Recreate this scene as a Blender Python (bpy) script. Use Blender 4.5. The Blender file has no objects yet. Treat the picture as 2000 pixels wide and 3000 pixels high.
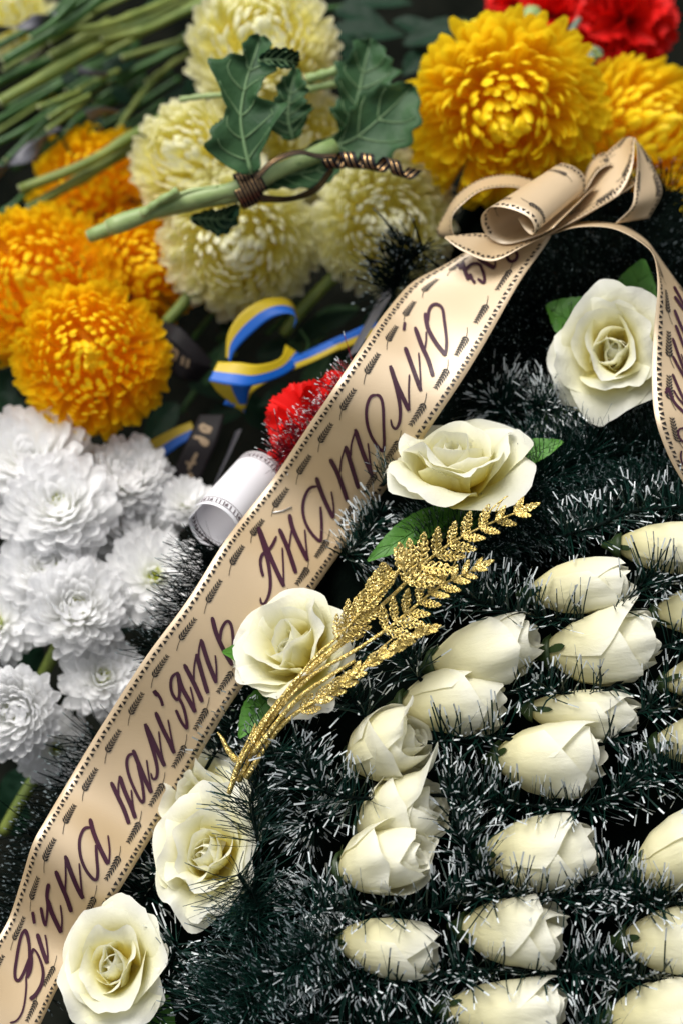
import bpy, math, random
import numpy as np
from mathutils import Vector, Matrix
from mathutils.bvhtree import BVHTree

PI = math.pi
scene = bpy.context.scene
COL = scene.collection

# ------------------------------------------------------------------ camera
PITCH, DIST, LENS = math.radians(38), 1.18, 85.0
FWD = Vector((0, math.cos(PITCH), -math.sin(PITCH)))
UP = Vector((0, math.sin(PITCH), math.cos(PITCH)))
RIGHT = Vector((1, 0, 0))
NEAR = -FWD
CAM = Vector((0, 0, 0.62)) - FWD * DIST
cd = bpy.data.cameras.new('camera')
cam = bpy.data.objects.new('camera', cd)
COL.objects.link(cam)
cam.matrix_world = Matrix((RIGHT, UP, NEAR)).transposed().to_4x4()
cam.location = CAM
cd.sensor_fit = 'VERTICAL'
cd.sensor_height = 36
cd.lens = LENS
cd.clip_start, cd.clip_end = 0.01, 500
cd.dof.use_dof = True
cd.dof.focus_distance = DIST - 0.005
cd.dof.aperture_fstop = 4.8
scene.camera = cam

# ------------------------------------------------------------------ sky, sun, exposure
SUN_EL, SUN_AZ = math.radians(72), math.radians(-82)
w = bpy.data.worlds.new('World')
scene.world = w
w.use_nodes = True
nt = w.node_tree
nt.nodes.clear()
sky = nt.nodes.new('ShaderNodeTexSky')
sky.sky_type = 'NISHITA'
sky.sun_disc = False
sky.sun_elevation = SUN_EL
sky.sun_rotation = SUN_AZ
sky.dust_density = 4.0
sky.ozone_density = 1.0
hs = nt.nodes.new('ShaderNodeHueSaturation')
hs.inputs['Saturation'].default_value = 0.22      # cloud cover: nearly colourless light
bg = nt.nodes.new('ShaderNodeBackground')
bg.inputs['Strength'].default_value = 0.064
out = nt.nodes.new('ShaderNodeOutputWorld')
nt.links.new(sky.outputs[0], hs.inputs['Color'])
nt.links.new(hs.outputs[0], bg.inputs['Color'])
nt.links.new(bg.outputs[0], out.inputs['Surface'])
sl = bpy.data.lights.new('sun', 'SUN')
sl.energy = 1.5
sl.angle = math.radians(38)
sl.color = (1.0, 0.965, 0.91)
sun = bpy.data.objects.new('sun', sl)
COL.objects.link(sun)
sun_dir = Vector((math.sin(SUN_AZ) * math.cos(SUN_EL), math.cos(SUN_AZ) * math.cos(SUN_EL), math.sin(SUN_EL)))
sun.rotation_euler = sun_dir.to_track_quat('Z', 'Y').to_euler()
vs = scene.view_settings
vs.view_transform = 'Standard'
vs.look = 'None'
vs.exposure = 1.22
vs.gamma = 1.0
vs.use_curve_mapping = False
scene.cycles.use_denoising = True
scene.cycles.max_bounces = 20
scene.cycles.diffuse_bounces = 14
scene.cycles.transmission_bounces = 14

# ------------------------------------------------------------------ helpers
KPX = (36.0 / LENS) / 3000.0

def P(px, py, d):
    """a place in the heap: across, down, and d metres nearer than the focus distance"""
    px, py, d = float(px), float(py), float(d)
    return CAM + (DIST - d) * (FWD + RIGHT * ((px - 1000) * KPX) + UP * ((1500 - py) * KPX))

def MM(n, d=0.0):
    return float(n) * KPX * (DIST - float(d))

def VD(a, b, c):
    """direction: a right, b up, c toward the viewer"""
    return (RIGHT * a + UP * b + NEAR * c).normalized()

def frame(loc, zdir, roll=0.0):
    z = zdir.normalized()
    ref = UP if abs(z.dot(UP)) < 0.95 else RIGHT
    x = ref.cross(z).normalized()
    y = z.cross(x)
    m = Matrix((x, y, z)).transposed().to_4x4() @ Matrix.Rotation(roll, 4, 'Z')
    m.translation = loc
    return m

def new_mesh(name, V, F, attr=None, smooth=True, mi=None):
    me = bpy.data.meshes.new(name)
    V = np.asarray(V, dtype=np.float64)
    me.from_pydata([tuple(v) for v in V], [], F)
    if attr:
        for k, a in attr.items():
            at = me.attributes.new(k, 'FLOAT', 'POINT')
            at.data.foreach_set('value', np.asarray(a, dtype=np.float32))
    if smooth:
        me.polygons.foreach_set('use_smooth', [True] * len(me.polygons))
    if mi is not None:
        me.polygons.foreach_set('material_index', np.asarray(mi, dtype=np.int32))
    me.update()
    return me

def link(name, me, mats, parent=None):
    if mats is not None:
        if not isinstance(mats, (list, tuple)):
            mats = [mats]
        if len(me.materials) == 0:
            for m in mats:
                me.materials.append(m)
    o = bpy.data.objects.new(name, me)
    COL.objects.link(o)
    if parent is not None:
        o.parent = parent
    return o

def obj(name, V, F, mats, parent=None, attr=None, smooth=True, mi=None):
    return link(name, new_mesh(name, V, F, attr, smooth, mi), mats, parent)

def thing(name, label, cat, mat=None, group=None):
    o = bpy.data.objects.new(name, None)
    COL.objects.link(o)
    o.empty_display_size = 0.01
    if mat is not None:
        o.matrix_world = mat
    o['label'] = label
    o['category'] = cat
    if group:
        o['group'] = group
    return o

def at_world(parent, V):
    """world points -> the parent's own coordinates"""
    inv = parent.matrix_world.inverted()
    return [inv @ Vector(v) for v in V]

def grid_faces(nu, nv, off=0):
    F = []
    for j in range(nv - 1):
        for i in range(nu - 1):
            a = off + j * nu + i
            F.append((a, a + 1, a + nu + 1, a + nu))
    return F

def spline(pts, n):
    p = np.array([tuple(q) for q in pts], dtype=float)
    m = len(p)
    ext = np.vstack([2 * p[0] - p[1], p, 2 * p[-1] - p[-2]])
    res = []
    for t in np.linspace(0, m - 1, n):
        i = min(int(t), m - 2)
        f = t - i
        a, b, c, d = ext[i], ext[i + 1], ext[i + 2], ext[i + 3]
        res.append(0.5 * (2 * b + (c - a) * f + (2 * a - 5 * b + 4 * c - d) * f * f + (3 * b - a - 3 * c + d) * f ** 3))
    return np.array(res)

def tube(path, rad, n=8, cap=True, off=0):
    path = np.asarray([tuple(p) for p in path], dtype=float)
    m = len(path)
    if np.isscalar(rad):
        rad = [rad] * m
    V, F, T = [], [], []
    tan = np.gradient(path, axis=0)
    tan /= np.linalg.norm(tan, axis=1)[:, None] + 1e-12
    ref = np.array([0.31, 0.52, 0.79])
    x = np.cross(tan[0], ref)
    x /= np.linalg.norm(x)
    for i in range(m):
        x = x - tan[i] * np.dot(x, tan[i])
        x /= np.linalg.norm(x) + 1e-12
        y = np.cross(tan[i], x)
        for k in range(n):
            a = 2 * PI * k / n
            V.append(path[i] + rad[i] * (math.cos(a) * x + math.sin(a) * y))
            T.append(i / (m - 1))
    for i in range(m - 1):
        for k in range(n):
            k2 = (k + 1) % n
            F.append((off + i * n + k, off + i * n + k2, off + (i + 1) * n + k2, off + (i + 1) * n + k))
    if cap:
        F.append(tuple(off + k for k in reversed(range(n))))
        F.append(tuple(off + (m - 1) * n + k for k in range(n)))
    return V, F, T

def merge(parts):
    V, F = [], []
    for v, f in parts:
        o = len(V)
        V += list(v)
        F += [tuple(i + o for i in q) for q in f]
    return V, F

# ------------------------------------------------------------------ materials
def mat_new(name):
    m = bpy.data.materials.new(name)
    m.use_nodes = True
    n = m.node_tree
    n.nodes.clear()
    o = n.nodes.new('ShaderNodeOutputMaterial')
    p = n.nodes.new('ShaderNodeBsdfPrincipled')
    n.links.new(p.outputs[0], o.inputs['Surface'])
    return m, n, p, o

def ramp(n, stops):
    r = n.nodes.new('ShaderNodeValToRGB')
    e = r.color_ramp.elements
    while len(e) < len(stops):
        e.new(0.5)
    for el, (pos, c) in zip(e, stops):
        el.position = pos
        el.color = (*c, 1)
    return r

def petal_mat(name, stops, trans=0.3, rough=0.55, vary=0.08, bump=0.15, bscale=900, crease=0.0):
    """petal cloth or flesh: colour runs from the petal's base to its tip, light passes through"""
    m, n, p, o = mat_new(name)
    at = n.nodes.new('ShaderNodeAttribute')
    at.attribute_name = 't'
    nz = n.nodes.new('ShaderNodeTexNoise')
    tc = n.nodes.new('ShaderNodeTexCoord')
    n.links.new(tc.outputs['Object'], nz.inputs['Vector'])
    nz.inputs['Scale'].default_value = 60
    ad = n.nodes.new('ShaderNodeMath'); ad.operation = 'MULTIPLY_ADD'
    ad.inputs[1].default_value = 0.22
    n.links.new(nz.outputs['Fac'], ad.inputs[0])
    sb = n.nodes.new('ShaderNodeMath'); sb.operation = 'SUBTRACT'
    sb.inputs[1].default_value = 0.11
    n.links.new(at.outputs['Fac'], sb.inputs[0])
    n.links.new(sb.outputs[0], ad.inputs[2])
    r = ramp(n, stops)
    n.links.new(ad.outputs[0], r.inputs[0])
    oi = n.nodes.new('ShaderNodeObjectInfo')
    h = n.nodes.new('ShaderNodeHueSaturation')
    mr = n.nodes.new('ShaderNodeMapRange')
    mr.inputs['To Min'].default_value = 1 - vary
    mr.inputs['To Max'].default_value = 1.0
    n.links.new(oi.outputs['Random'], mr.inputs['Value'])
    n.links.new(mr.outputs[0], h.inputs['Value'])
    n.links.new(r.outputs[0], h.inputs['Color'])
    n.links.new(h.outputs[0], p.inputs['Base Color'])
    p.inputs['Roughness'].default_value = rough
    p.inputs['Specular IOR Level'].default_value = 0.25
    b = n.nodes.new('ShaderNodeBump')
    nb = n.nodes.new('ShaderNodeTexNoise')
    n.links.new(tc.outputs['Object'], nb.inputs['Vector'])
    nb.inputs['Scale'].default_value = bscale
    nb.inputs['Detail'].default_value = 3
    b.inputs['Strength'].default_value = bump
    b.inputs['Distance'].default_value = 0.001
    n.links.new(nb.outputs['Fac'], b.inputs['Height'])
    n.links.new(b.outputs[0], p.inputs['Normal'])
    if crease:
        b2 = n.nodes.new('ShaderNodeBump')
        n2 = n.nodes.new('ShaderNodeTexNoise')
        mp = n.nodes.new('ShaderNodeMapping')
        mp.inputs['Scale'].default_value = (1, 1, .35)
        n.links.new(tc.outputs['Object'], mp.inputs['Vector'])
        n.links.new(mp.outputs[0], n2.inputs['Vector'])
        n2.inputs['Scale'].default_value = 170
        n2.inputs['Detail'].default_value = 6
        n2.inputs['Roughness'].default_value = 0.6
        n2.inputs['Distortion'].default_value = 0.6
        b2.inputs['Strength'].default_value = crease
        b2.inputs['Distance'].default_value = 0.003
        n.links.new(n2.outputs['Fac'], b2.inputs['Height'])
        n.links.new(b.outputs[0], b2.inputs['Normal'])
        n.links.new(b2.outputs[0], p.inputs['Normal'])
    tr = n.nodes.new('ShaderNodeBsdfTranslucent')
    n.links.new(h.outputs[0], tr.inputs['Color'])
    mx = n.nodes.new('ShaderNodeMixShader')
    mx.inputs[0].default_value = trans
    n.links.new(p.outputs[0], mx.inputs[1])
    n.links.new(tr.outputs[0], mx.inputs[2])
    n.links.new(mx.outputs[0], o.inputs['Surface'])
    return m

def plain_mat(name, col, rough=0.6, col2=None, scale=40, metallic=0.0, bump=0.0, bscale=300, spec=0.4, trans=0.0, attr=None):
    m, n, p, o = mat_new(name)
    tc = n.nodes.new('ShaderNodeTexCoord')
    nz = n.nodes.new('ShaderNodeTexNoise')
    nz.inputs['Scale'].default_value = scale
    nz.inputs['Detail'].default_value = 5
    n.links.new(tc.outputs['Object'], nz.inputs['Vector'])
    c2 = col2 or tuple(c * 0.7 for c in col)
    r = ramp(n, [(0.32, c2), (0.68, col)])
    n.links.new(nz.outputs['Fac'], r.inputs[0])
    n.links.new(r.outputs[0], p.inputs['Base Color'])
    p.inputs['Roughness'].default_value = rough
    p.inputs['Metallic'].default_value = metallic
    p.inputs['Specular IOR Level'].default_value = spec
    if bump:
        b = n.nodes.new('ShaderNodeBump')
        nb = n.nodes.new('ShaderNodeTexNoise')
        nb.inputs['Scale'].default_value = bscale
        nb.inputs['Detail'].default_value = 4
        n.links.new(tc.outputs['Object'], nb.inputs['Vector'])
        n.links.new(nb.outputs['Fac'], b.inputs['Height'])
        b.inputs['Strength'].default_value = bump
        b.inputs['Distance'].default_value = 0.002
        n.links.new(b.outputs[0], p.inputs['Normal'])
    if trans:
        tr = n.nodes.new('ShaderNodeBsdfTranslucent')
        n.links.new(r.outputs[0], tr.inputs['Color'])
        mx = n.nodes.new('ShaderNodeMixShader')
        mx.inputs[0].default_value = trans
        n.links.new(p.outputs[0], mx.inputs[1])
        n.links.new(tr.outputs[0], mx.inputs[2])
        n.links.new(mx.outputs[0], o.inputs['Surface'])
    return m

def satin_mat(name, col, metallic=0.3, rough=0.38, weave=0.12, trans=0.0):
    m, n, p, o = mat_new(name)
    tc = n.nodes.new('ShaderNodeTexCoord')
    nz = n.nodes.new('ShaderNodeTexNoise')
    nz.inputs['Scale'].default_value = 25
    nz.inputs['Detail'].default_value = 6
    n.links.new(tc.outputs['Object'], nz.inputs['Vector'])
    r = ramp(n, [(0.3, tuple(c * 0.93 for c in col)), (0.7, col)])
    n.links.new(nz.outputs['Fac'], r.inputs[0])
    n.links.new(r.outputs[0], p.inputs['Base Color'])
    p.inputs['Metallic'].default_value = metallic
    p.inputs['Roughness'].default_value = rough
    wv = n.nodes.new('ShaderNodeTexNoise')
    mp = n.nodes.new('ShaderNodeMapping')
    mp.inputs['Rotation'].default_value = (0, 0, 0.6)
    mp.inputs['Scale'].default_value = (180, 2600, 900)
    n.links.new(tc.outputs['Object'], mp.inputs['Vector'])
    n.links.new(mp.outputs[0], wv.inputs['Vector'])
    wv.inputs['Scale'].default_value = 1.0
    b = n.nodes.new('ShaderNodeBump')
    b.inputs['Strength'].default_value = weave
    b.inputs['Distance'].default_value = 0.0006
    n.links.new(wv.outputs['Fac'], b.inputs['Height'])
    n.links.new(b.outputs[0], p.inputs['Normal'])
    if trans:
        tr = n.nodes.new('ShaderNodeBsdfTranslucent')
        n.links.new(r.outputs[0], tr.inputs['Color'])
        mx = n.nodes.new('ShaderNodeMixShader')
        mx.inputs[0].default_value = trans
        n.links.new(p.outputs[0], mx.inputs[1])
        n.links.new(tr.outputs[0], mx.inputs[2])
        n.links.new(mx.outputs[0], o.inputs['Surface'])
    return m

M = {}
M['ground'] = plain_mat('shade_black_ground', (0.012, 0.013, 0.010), 0.95, (0.004, 0.005, 0.004), 30, bump=0.6, bscale=80, spec=0.0)  # near-black colour stands in for deep shadow between the flowers
M['rose'] = petal_mat('rose_cloth', [(0.0, (0.80, 0.66, 0.06)), (0.36, (0.85, 0.79, 0.32)), (0.66, (0.87, 0.85, 0.60)), (1.0, (0.87, 0.87, 0.79))], 0.40, 0.6, 0.05, 0.10, 1400, 0.28)
M['bud'] = petal_mat('rosebud_cloth', [(0.0, (0.78, 0.70, 0.26)), (0.4, (0.84, 0.80, 0.50)), (0.8, (0.87, 0.85, 0.65)), (1.0, (0.88, 0.87, 0.75))], 0.36, 0.6, 0.05, 0.10, 1400, 0.28)
M['cream'] = petal_mat('cream_petal', [(0.0, (0.88, 0.79, 0.14)), (0.45, (0.91, 0.88, 0.40)), (0.8, (0.94, 0.93, 0.66)), (1.0, (0.94, 0.94, 0.76))], 0.42, 0.55, 0.10, 0.05, 400)
M['yellow'] = petal_mat('yellow_petal', [(0.0, (0.95, 0.55, 0.005)), (0.45, (0.96, 0.70, 0.010)), (1.0, (0.96, 0.78, 0.025))], 0.42, 0.5, 0.10, 0.05, 400)
M['amber'] = petal_mat('amber_petal', [(0.0, (0.94, 0.43, 0.0)), (0.5, (0.96, 0.61, 0.004)), (1.0, (0.96, 0.73, 0.018))], 0.42, 0.55, 0.12, 0.05, 400)
M['white'] = petal_mat('white_petal', [(0.0, (0.80, 0.82, 0.40)), (0.16, (0.90, 0.91, 0.78)), (0.35, (0.95, 0.95, 0.94)), (1.0, (0.95, 0.95, 0.955))], 0.5, 0.6, 0.05, 0.05, 400)
M['heart'] = plain_mat('green_heart', (0.62, 0.62, 0.05), 0.6, (0.40, 0.48, 0.03), 200)
M['red'] = petal_mat('red_petal', [(0.0, (0.35, 0.0, 0.0)), (0.5, (0.68, 0.004, 0.003)), (1.0, (0.80, 0.008, 0.005))], 0.22, 0.6, 0.2, 0.05, 400)
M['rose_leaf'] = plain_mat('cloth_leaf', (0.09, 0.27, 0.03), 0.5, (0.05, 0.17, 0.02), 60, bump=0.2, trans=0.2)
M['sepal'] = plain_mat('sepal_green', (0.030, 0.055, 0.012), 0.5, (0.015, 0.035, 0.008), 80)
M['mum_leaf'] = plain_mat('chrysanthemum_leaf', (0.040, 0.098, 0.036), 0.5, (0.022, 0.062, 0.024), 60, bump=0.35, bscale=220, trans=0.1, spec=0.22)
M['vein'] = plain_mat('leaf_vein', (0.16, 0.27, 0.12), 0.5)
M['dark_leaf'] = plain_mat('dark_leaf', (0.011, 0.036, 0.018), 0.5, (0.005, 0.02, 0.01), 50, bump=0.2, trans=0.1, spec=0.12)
M['stem'] = plain_mat('stem_green', (0.30, 0.38, 0.16), 0.45, (0.19, 0.28, 0.09), 60, bump=0.15, bscale=250)
M['stem_olive'] = plain_mat('stem_olive', (0.19, 0.23, 0.045), 0.5, (0.09, 0.14, 0.025), 50, bump=0.15)
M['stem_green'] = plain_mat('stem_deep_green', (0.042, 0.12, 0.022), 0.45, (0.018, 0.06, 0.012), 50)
M['stem_cut'] = plain_mat('stem_cut_end', (0.42, 0.46, 0.24), 0.7)
M['stem_blue'] = plain_mat('stem_blue_green', (0.16, 0.22, 0.17), 0.5, (0.10, 0.16, 0.11))
M['tin_green'] = plain_mat('tinsel_green', (0.005, 0.031, 0.022), 0.42, (0.002, 0.012, 0.009), 120, spec=0.2)
M['tin_dark'] = plain_mat('tinsel_dark', (0.002, 0.007, 0.0055), 0.6, (0.001, 0.003, 0.0025), 120, spec=0.05)
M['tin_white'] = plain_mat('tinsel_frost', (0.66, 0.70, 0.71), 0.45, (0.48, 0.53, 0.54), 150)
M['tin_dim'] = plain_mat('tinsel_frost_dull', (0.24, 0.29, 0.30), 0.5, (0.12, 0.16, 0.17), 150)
M['tin_red'] = plain_mat('tinsel_red', (0.22, 0.004, 0.012), 0.35, (0.08, 0.0, 0.006), 120)
M['base'] = plain_mat('wreath_base_shade', (0.003, 0.005, 0.004), 0.9, (0.001, 0.002, 0.0015), 60, bump=0.8, bscale=120, spec=0.0)  # underlay coloured almost black to carry the shade between bristles
def ribbon_mat():
    m = satin_mat('gold_beige_satin', (0.475, 0.335, 0.175), 0.0, 0.5, 0.10, 0.0)
    n = m.node_tree
    o = [x for x in n.nodes if x.type == 'OUTPUT_MATERIAL'][0]
    p = [x for x in n.nodes if x.type == 'BSDF_PRINCIPLED'][0]
    p.inputs['Specular IOR Level'].default_value = 0.2
    gl = n.nodes.new('ShaderNodeBsdfAnisotropic')
    gl.inputs['Color'].default_value = (1.0, 0.92, 0.80, 1)
    gl.inputs['Roughness'].default_value = 0.50
    n.links.new(p.inputs['Normal'].links[0].from_socket, gl.inputs['Normal'])
    mx = n.nodes.new('ShaderNodeMixShader')
    mx.inputs[0].default_value = 0.24
    n.links.new(p.outputs[0], mx.inputs[1])
    n.links.new(gl.outputs[0], mx.inputs[2])
    n.links.new(mx.outputs[0], o.inputs['Surface'])
    return m
M['ribbon'] = ribbon_mat()
M['print'] = plain_mat('black_print', (0.018, 0.014, 0.012), 0.5)
M['ink'] = plain_mat('plum_ink', (0.050, 0.012, 0.028), 0.35)
M['wprint'] = plain_mat('grey_print', (0.16, 0.13, 0.14), 0.6)
M['white_ribbon'] = satin_mat('white_satin', (0.84, 0.83, 0.86), 0.05, 0.4, 0.05, 0.1)
M['blue'] = satin_mat('blue_satin', (0.0, 0.11, 0.52), 0.0, 0.5, 0.05, 0.1)
M['yellow_satin'] = satin_mat('yellow_satin', (0.55, 0.40, 0.008), 0.0, 0.5, 0.05, 0.1)
M['black_ribbon'] = satin_mat('black_satin', (0.012, 0.010, 0.011), 0.0, 0.45, 0.08)
for x_ in M['black_ribbon'].node_tree.nodes:
    if x_.type == 'BSDF_PRINCIPLED':
        x_.inputs['Specular IOR Level'].default_value = 0.12
M['grey_ribbon'] = satin_mat('grey_satin', (0.085, 0.085, 0.10), 0.0, 0.45, 0.08)
M['bronze_print'] = plain_mat('bronze_print', (0.24, 0.17, 0.10), 0.5, metallic=0.3)
M['gold_line'] = plain_mat('gold_line', (0.75, 0.46, 0.20), 0.35, metallic=0.9)
M['staple'] = plain_mat('steel', (0.75, 0.74, 0.72), 0.35, metallic=0.7)

def glitter_mat():
    m, n, p, o = mat_new('gold_glitter')
    tc = n.nodes.new('ShaderNodeTexCoord')
    v = n.nodes.new('ShaderNodeTexVoronoi')
    v.inputs['Scale'].default_value = 2600
    n.links.new(tc.outputs['Object'], v.inputs['Vector'])
    sub = n.nodes.new('ShaderNodeVectorMath'); sub.operation = 'SUBTRACT'
    sub.inputs[1].default_value = (0.5, 0.5, 0.5)
    n.links.new(v.outputs['Color'], sub.inputs[0])
    sc = n.nodes.new('ShaderNodeVectorMath'); sc.operation = 'SCALE'
    sc.inputs['Scale'].default_value = 1.25
    n.links.new(sub.outputs[0], sc.inputs[0])
    g = n.nodes.new('ShaderNodeNewGeometry')
    ad = n.nodes.new('ShaderNodeVectorMath'); ad.operation = 'ADD'
    n.links.new(g.outputs['Normal'], ad.inputs[0])
    n.links.new(sc.outputs[0], ad.inputs[1])
    nm = n.nodes.new('ShaderNodeVectorMath'); nm.operation = 'NORMALIZE'
    n.links.new(ad.outputs[0], nm.inputs[0])
    n.links.new(nm.outputs[0], p.inputs['Normal'])
    r = ramp(n, [(0.0, (0.52, 0.36, 0.07)), (0.5, (0.72, 0.54, 0.16)), (1.0, (0.90, 0.76, 0.36))])
    sp = n.nodes.new('ShaderNodeSeparateColor')
    n.links.new(v.outputs['Color'], sp.inputs[0])
    n.links.new(sp.outputs[1], r.inputs[0])
    n.links.new(r.outputs[0], p.inputs['Base Color'])
    p.inputs['Metallic'].default_value = 0.85
    p.inputs['Roughness'].default_value = 0.38
    return m
M['gold'] = glitter_mat()

# ------------------------------------------------------------------ setting: one sheet of ground, deep shade painted in its colour
def build_ground():
    prof = []      # (y, z) profile of a dark backing added behind the flowers to hide sky in gaps
    a0 = P(1000, 4300, -0.30)
    a1 = P(1000, -1600, -0.46)
    prof.append((a0.y - 60, a0.z - 0.02))
    prof.append((a0.y - 0.4, a0.z - 0.01))
    for k in range(24):
        f = k / 23
        prof.append((a0.y + (a1.y - a0.y) * f, a0.z + (a1.z - a0.z) * f + 0.012 * math.sin(k * 2.1)))
    prof.append((a1.y + 0.4, a1.z + 0.02))
    prof.append((a1.y + 80, a1.z + 0.02))
    xs = [-60, -2, -1, -0.5, -0.25, 0, 0.25, 0.5, 1, 2, 60]
    V = []
    for y, z in prof:
        for x in xs:
            V.append((x, y, z + 0.01 * math.sin(x * 9 + y * 7)))
    o = obj('ground', V, grid_faces(len(xs), len(prof)), M['ground'])
    o['kind'] = 'structure'
build_ground()

# ------------------------------------------------------------------ wreath: base and tinsel garlands
def wd(px, py):
    """depth of the wreath's face"""
    ys = [500, 800, 1100, 1400, 1700, 2100, 2600, 3000, 3300]
    ds = [-0.16, -0.135, -0.095, -0.042, -0.020, -0.008, 0.012, 0.024, 0.03]
    d = float(np.interp(py, ys, ds))
    if px < 1000:
        d -= 0.055 * ((1000 - px) / 700) ** 2
    return d

def WP(px, py, dd=0.0):
    return P(px, py, wd(px, py) + dd)

EXCL = []      # solid blossoms: (centre, axis, half length, radius) that bristles must not grow through

def bristle_mesh(name, path, n, lmin, lmax, wid, tip, mats, parent, seed, bias=(0, 0, 0), along=0.35, bend=0.25, spread=0.0):
    rs = np.random.RandomState(seed)
    path = spline([tuple(p) for p in path], 60)
    seg = np.linalg.norm(np.diff(path, axis=0), axis=1)
    cum = np.concatenate([[0], np.cumsum(seg)])
    s = rs.rand(n) * cum[-1]
    pos = np.stack([np.interp(s, cum, path[:, k]) for k in range(3)], 1)
    tanv = np.gradient(path, axis=0)
    T = np.stack([np.interp(s, cum, tanv[:, k]) for k in range(3)], 1)
    T /= np.linalg.norm(T, axis=1)[:, None]
    r = rs.randn(n, 3)
    r -= T * np.sum(r * T, 1)[:, None]
    r /= np.linalg.norm(r, axis=1)[:, None] + 1e-9
    b = np.array(RIGHT) * bias[0] + np.array(UP) * bias[1] + np.array(NEAR) * bias[2]
    dirv = r + T * rs.randn(n, 1) * along + b
    dirv /= np.linalg.norm(dirv, axis=1)[:, None] + 1e-9
    if spread:
        pos = pos + rs.randn(n, 3) * spread
    L = lmin + (lmax - lmin) * rs.rand(n)
    keep = np.ones(n, bool)
    for (ec, ea, eh, er) in EXCL:
        for fq in (0.15, 0.6, 0.8, 1.0):
            q = pos + dirv * (L * fq)[:, None] - ec
            t_ = q @ ea
            rad2 = np.sum(q * q, 1) - t_ * t_
            keep &= (t_ / eh) ** 2 + rad2 / (er * er) > 1.0
    pos, dirv, L = pos[keep], dirv[keep], L[keep]
    n = len(L)
    side = np.cross(dirv, rs.randn(n, 3))
    side /= np.linalg.norm(side, axis=1)[:, None] + 1e-9
    bd = rs.randn(n, 3) * bend
    hw = wid * 0.5 * (0.75 + 0.5 * rs.rand(n))
    tp = tip * (0.7 + 0.6 * rs.rand(n))
    tip0 = np.clip(1 - tp / L, 0.2, 0.95)
    V = np.zeros((n, 8, 3))
    for k, f in enumerate([np.zeros(n) + 0.02, tip0 * 0.55, tip0, np.ones(n)]):
        c = pos + dirv * (L * f)[:, None] + bd * (L * f * f)[:, None]
        V[:, 2 * k] = c - side * hw[:, None]
        V[:, 2 * k + 1] = c + side * hw[:, None]
    V = V.reshape(-1, 3)
    inv = np.array(parent.matrix_world.inverted())
    V = V @ inv[:3, :3].T + inv[:3, 3]
    base = (np.arange(n) * 8)[:, None]
    Q = np.concatenate([base + np.array([[0, 1, 3, 2]]), base + np.array([[2, 3, 5, 4]]), base + np.array([[4, 5, 7, 6]])], 1).reshape(-1, 4)
    me = bpy.data.meshes.new(name)
    me.vertices.add(len(V)); me.vertices.foreach_set('co', V.ravel())
    me.loops.add(Q.size); me.loops.foreach_set('vertex_index', Q.ravel().astype(np.int32))
    me.polygons.add(len(Q)); me.polygons.foreach_set('loop_start', (np.arange(len(Q)) * 4).astype(np.int32))
    me.polygons.foreach_set('material_index', np.tile([0, 0, 1], n).astype(np.int32))
    me.update(calc_edges=True)
    for m_ in mats:
        me.materials.append(m_)
    o = bpy.data.objects.new(name, me)
    COL.objects.link(o)
    o.parent = parent
    o['kind'] = 'stuff'
    return o

wreath = thing('wreath', 'artificial wreath of dark green tinsel garland with frosted white tips, right of the gold ribbon', 'wreath',
               Matrix.Translation(P(1500, 3100, -0.04)))

def build_base():
    xs = np.linspace(250, 2250, 40)
    ys = np.linspace(560, 3250, 54)
    V = []
    for y in ys:
        for x in xs:
            left = np.interp(y, [560, 900, 1400, 2000, 2600, 3250], [1380, 1230, 1010, 640, 330, 120])
            xx = left + (2250 - left) * (x - 250) / 2000
            e = max(0.0, 1 - (xx - left) / 120)
            V.append(P(xx, y, wd(xx, y) - 0.034 - 0.05 * e * e + 0.004 * math.sin(x * 0.03) * math.sin(y * 0.027)))
    obj('base', at_world(wreath, V), grid_faces(40, 54), M['base'], wreath)
build_base()

def garland(pts, n, lmin=0.015, lmax=0.026, wid=0.00074, tip=0.0046, kind='frost', seed=0, dd=0.017, bias=(0, 0.68, 0.50), along=0.30, bend=0.12, spread=0.0, parent=None, core=True, dfun=True):
    parent = parent or wreath
    n = int(n * (0.52 if kind == 'frost' else 0.6 if kind == 'dark' else .5))
    path = [WP(x, y, dd) if dfun else P(x, y, z) for (x, y, *r) in pts for z in ([r[0]] if r else [0])]
    if core:
        pv, pf, _ = tube(spline(path, 40), 0.0011, 6)
        g = obj('tinsel_garland', at_world(parent, pv), pf, M['tin_dark'], parent)
    else:
        g = bpy.data.objects.new('tinsel_garland', None)
        COL.objects.link(g); g.parent = parent
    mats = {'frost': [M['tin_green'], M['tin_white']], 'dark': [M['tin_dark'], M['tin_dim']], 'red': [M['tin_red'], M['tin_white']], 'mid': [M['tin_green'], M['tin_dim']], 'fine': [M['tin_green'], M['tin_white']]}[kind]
    b = bristle_mesh('bristles', path, n, lmin, lmax, wid, tip, mats, parent, seed, bias, along, bend, spread)
    b.parent = g
    return g

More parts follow.
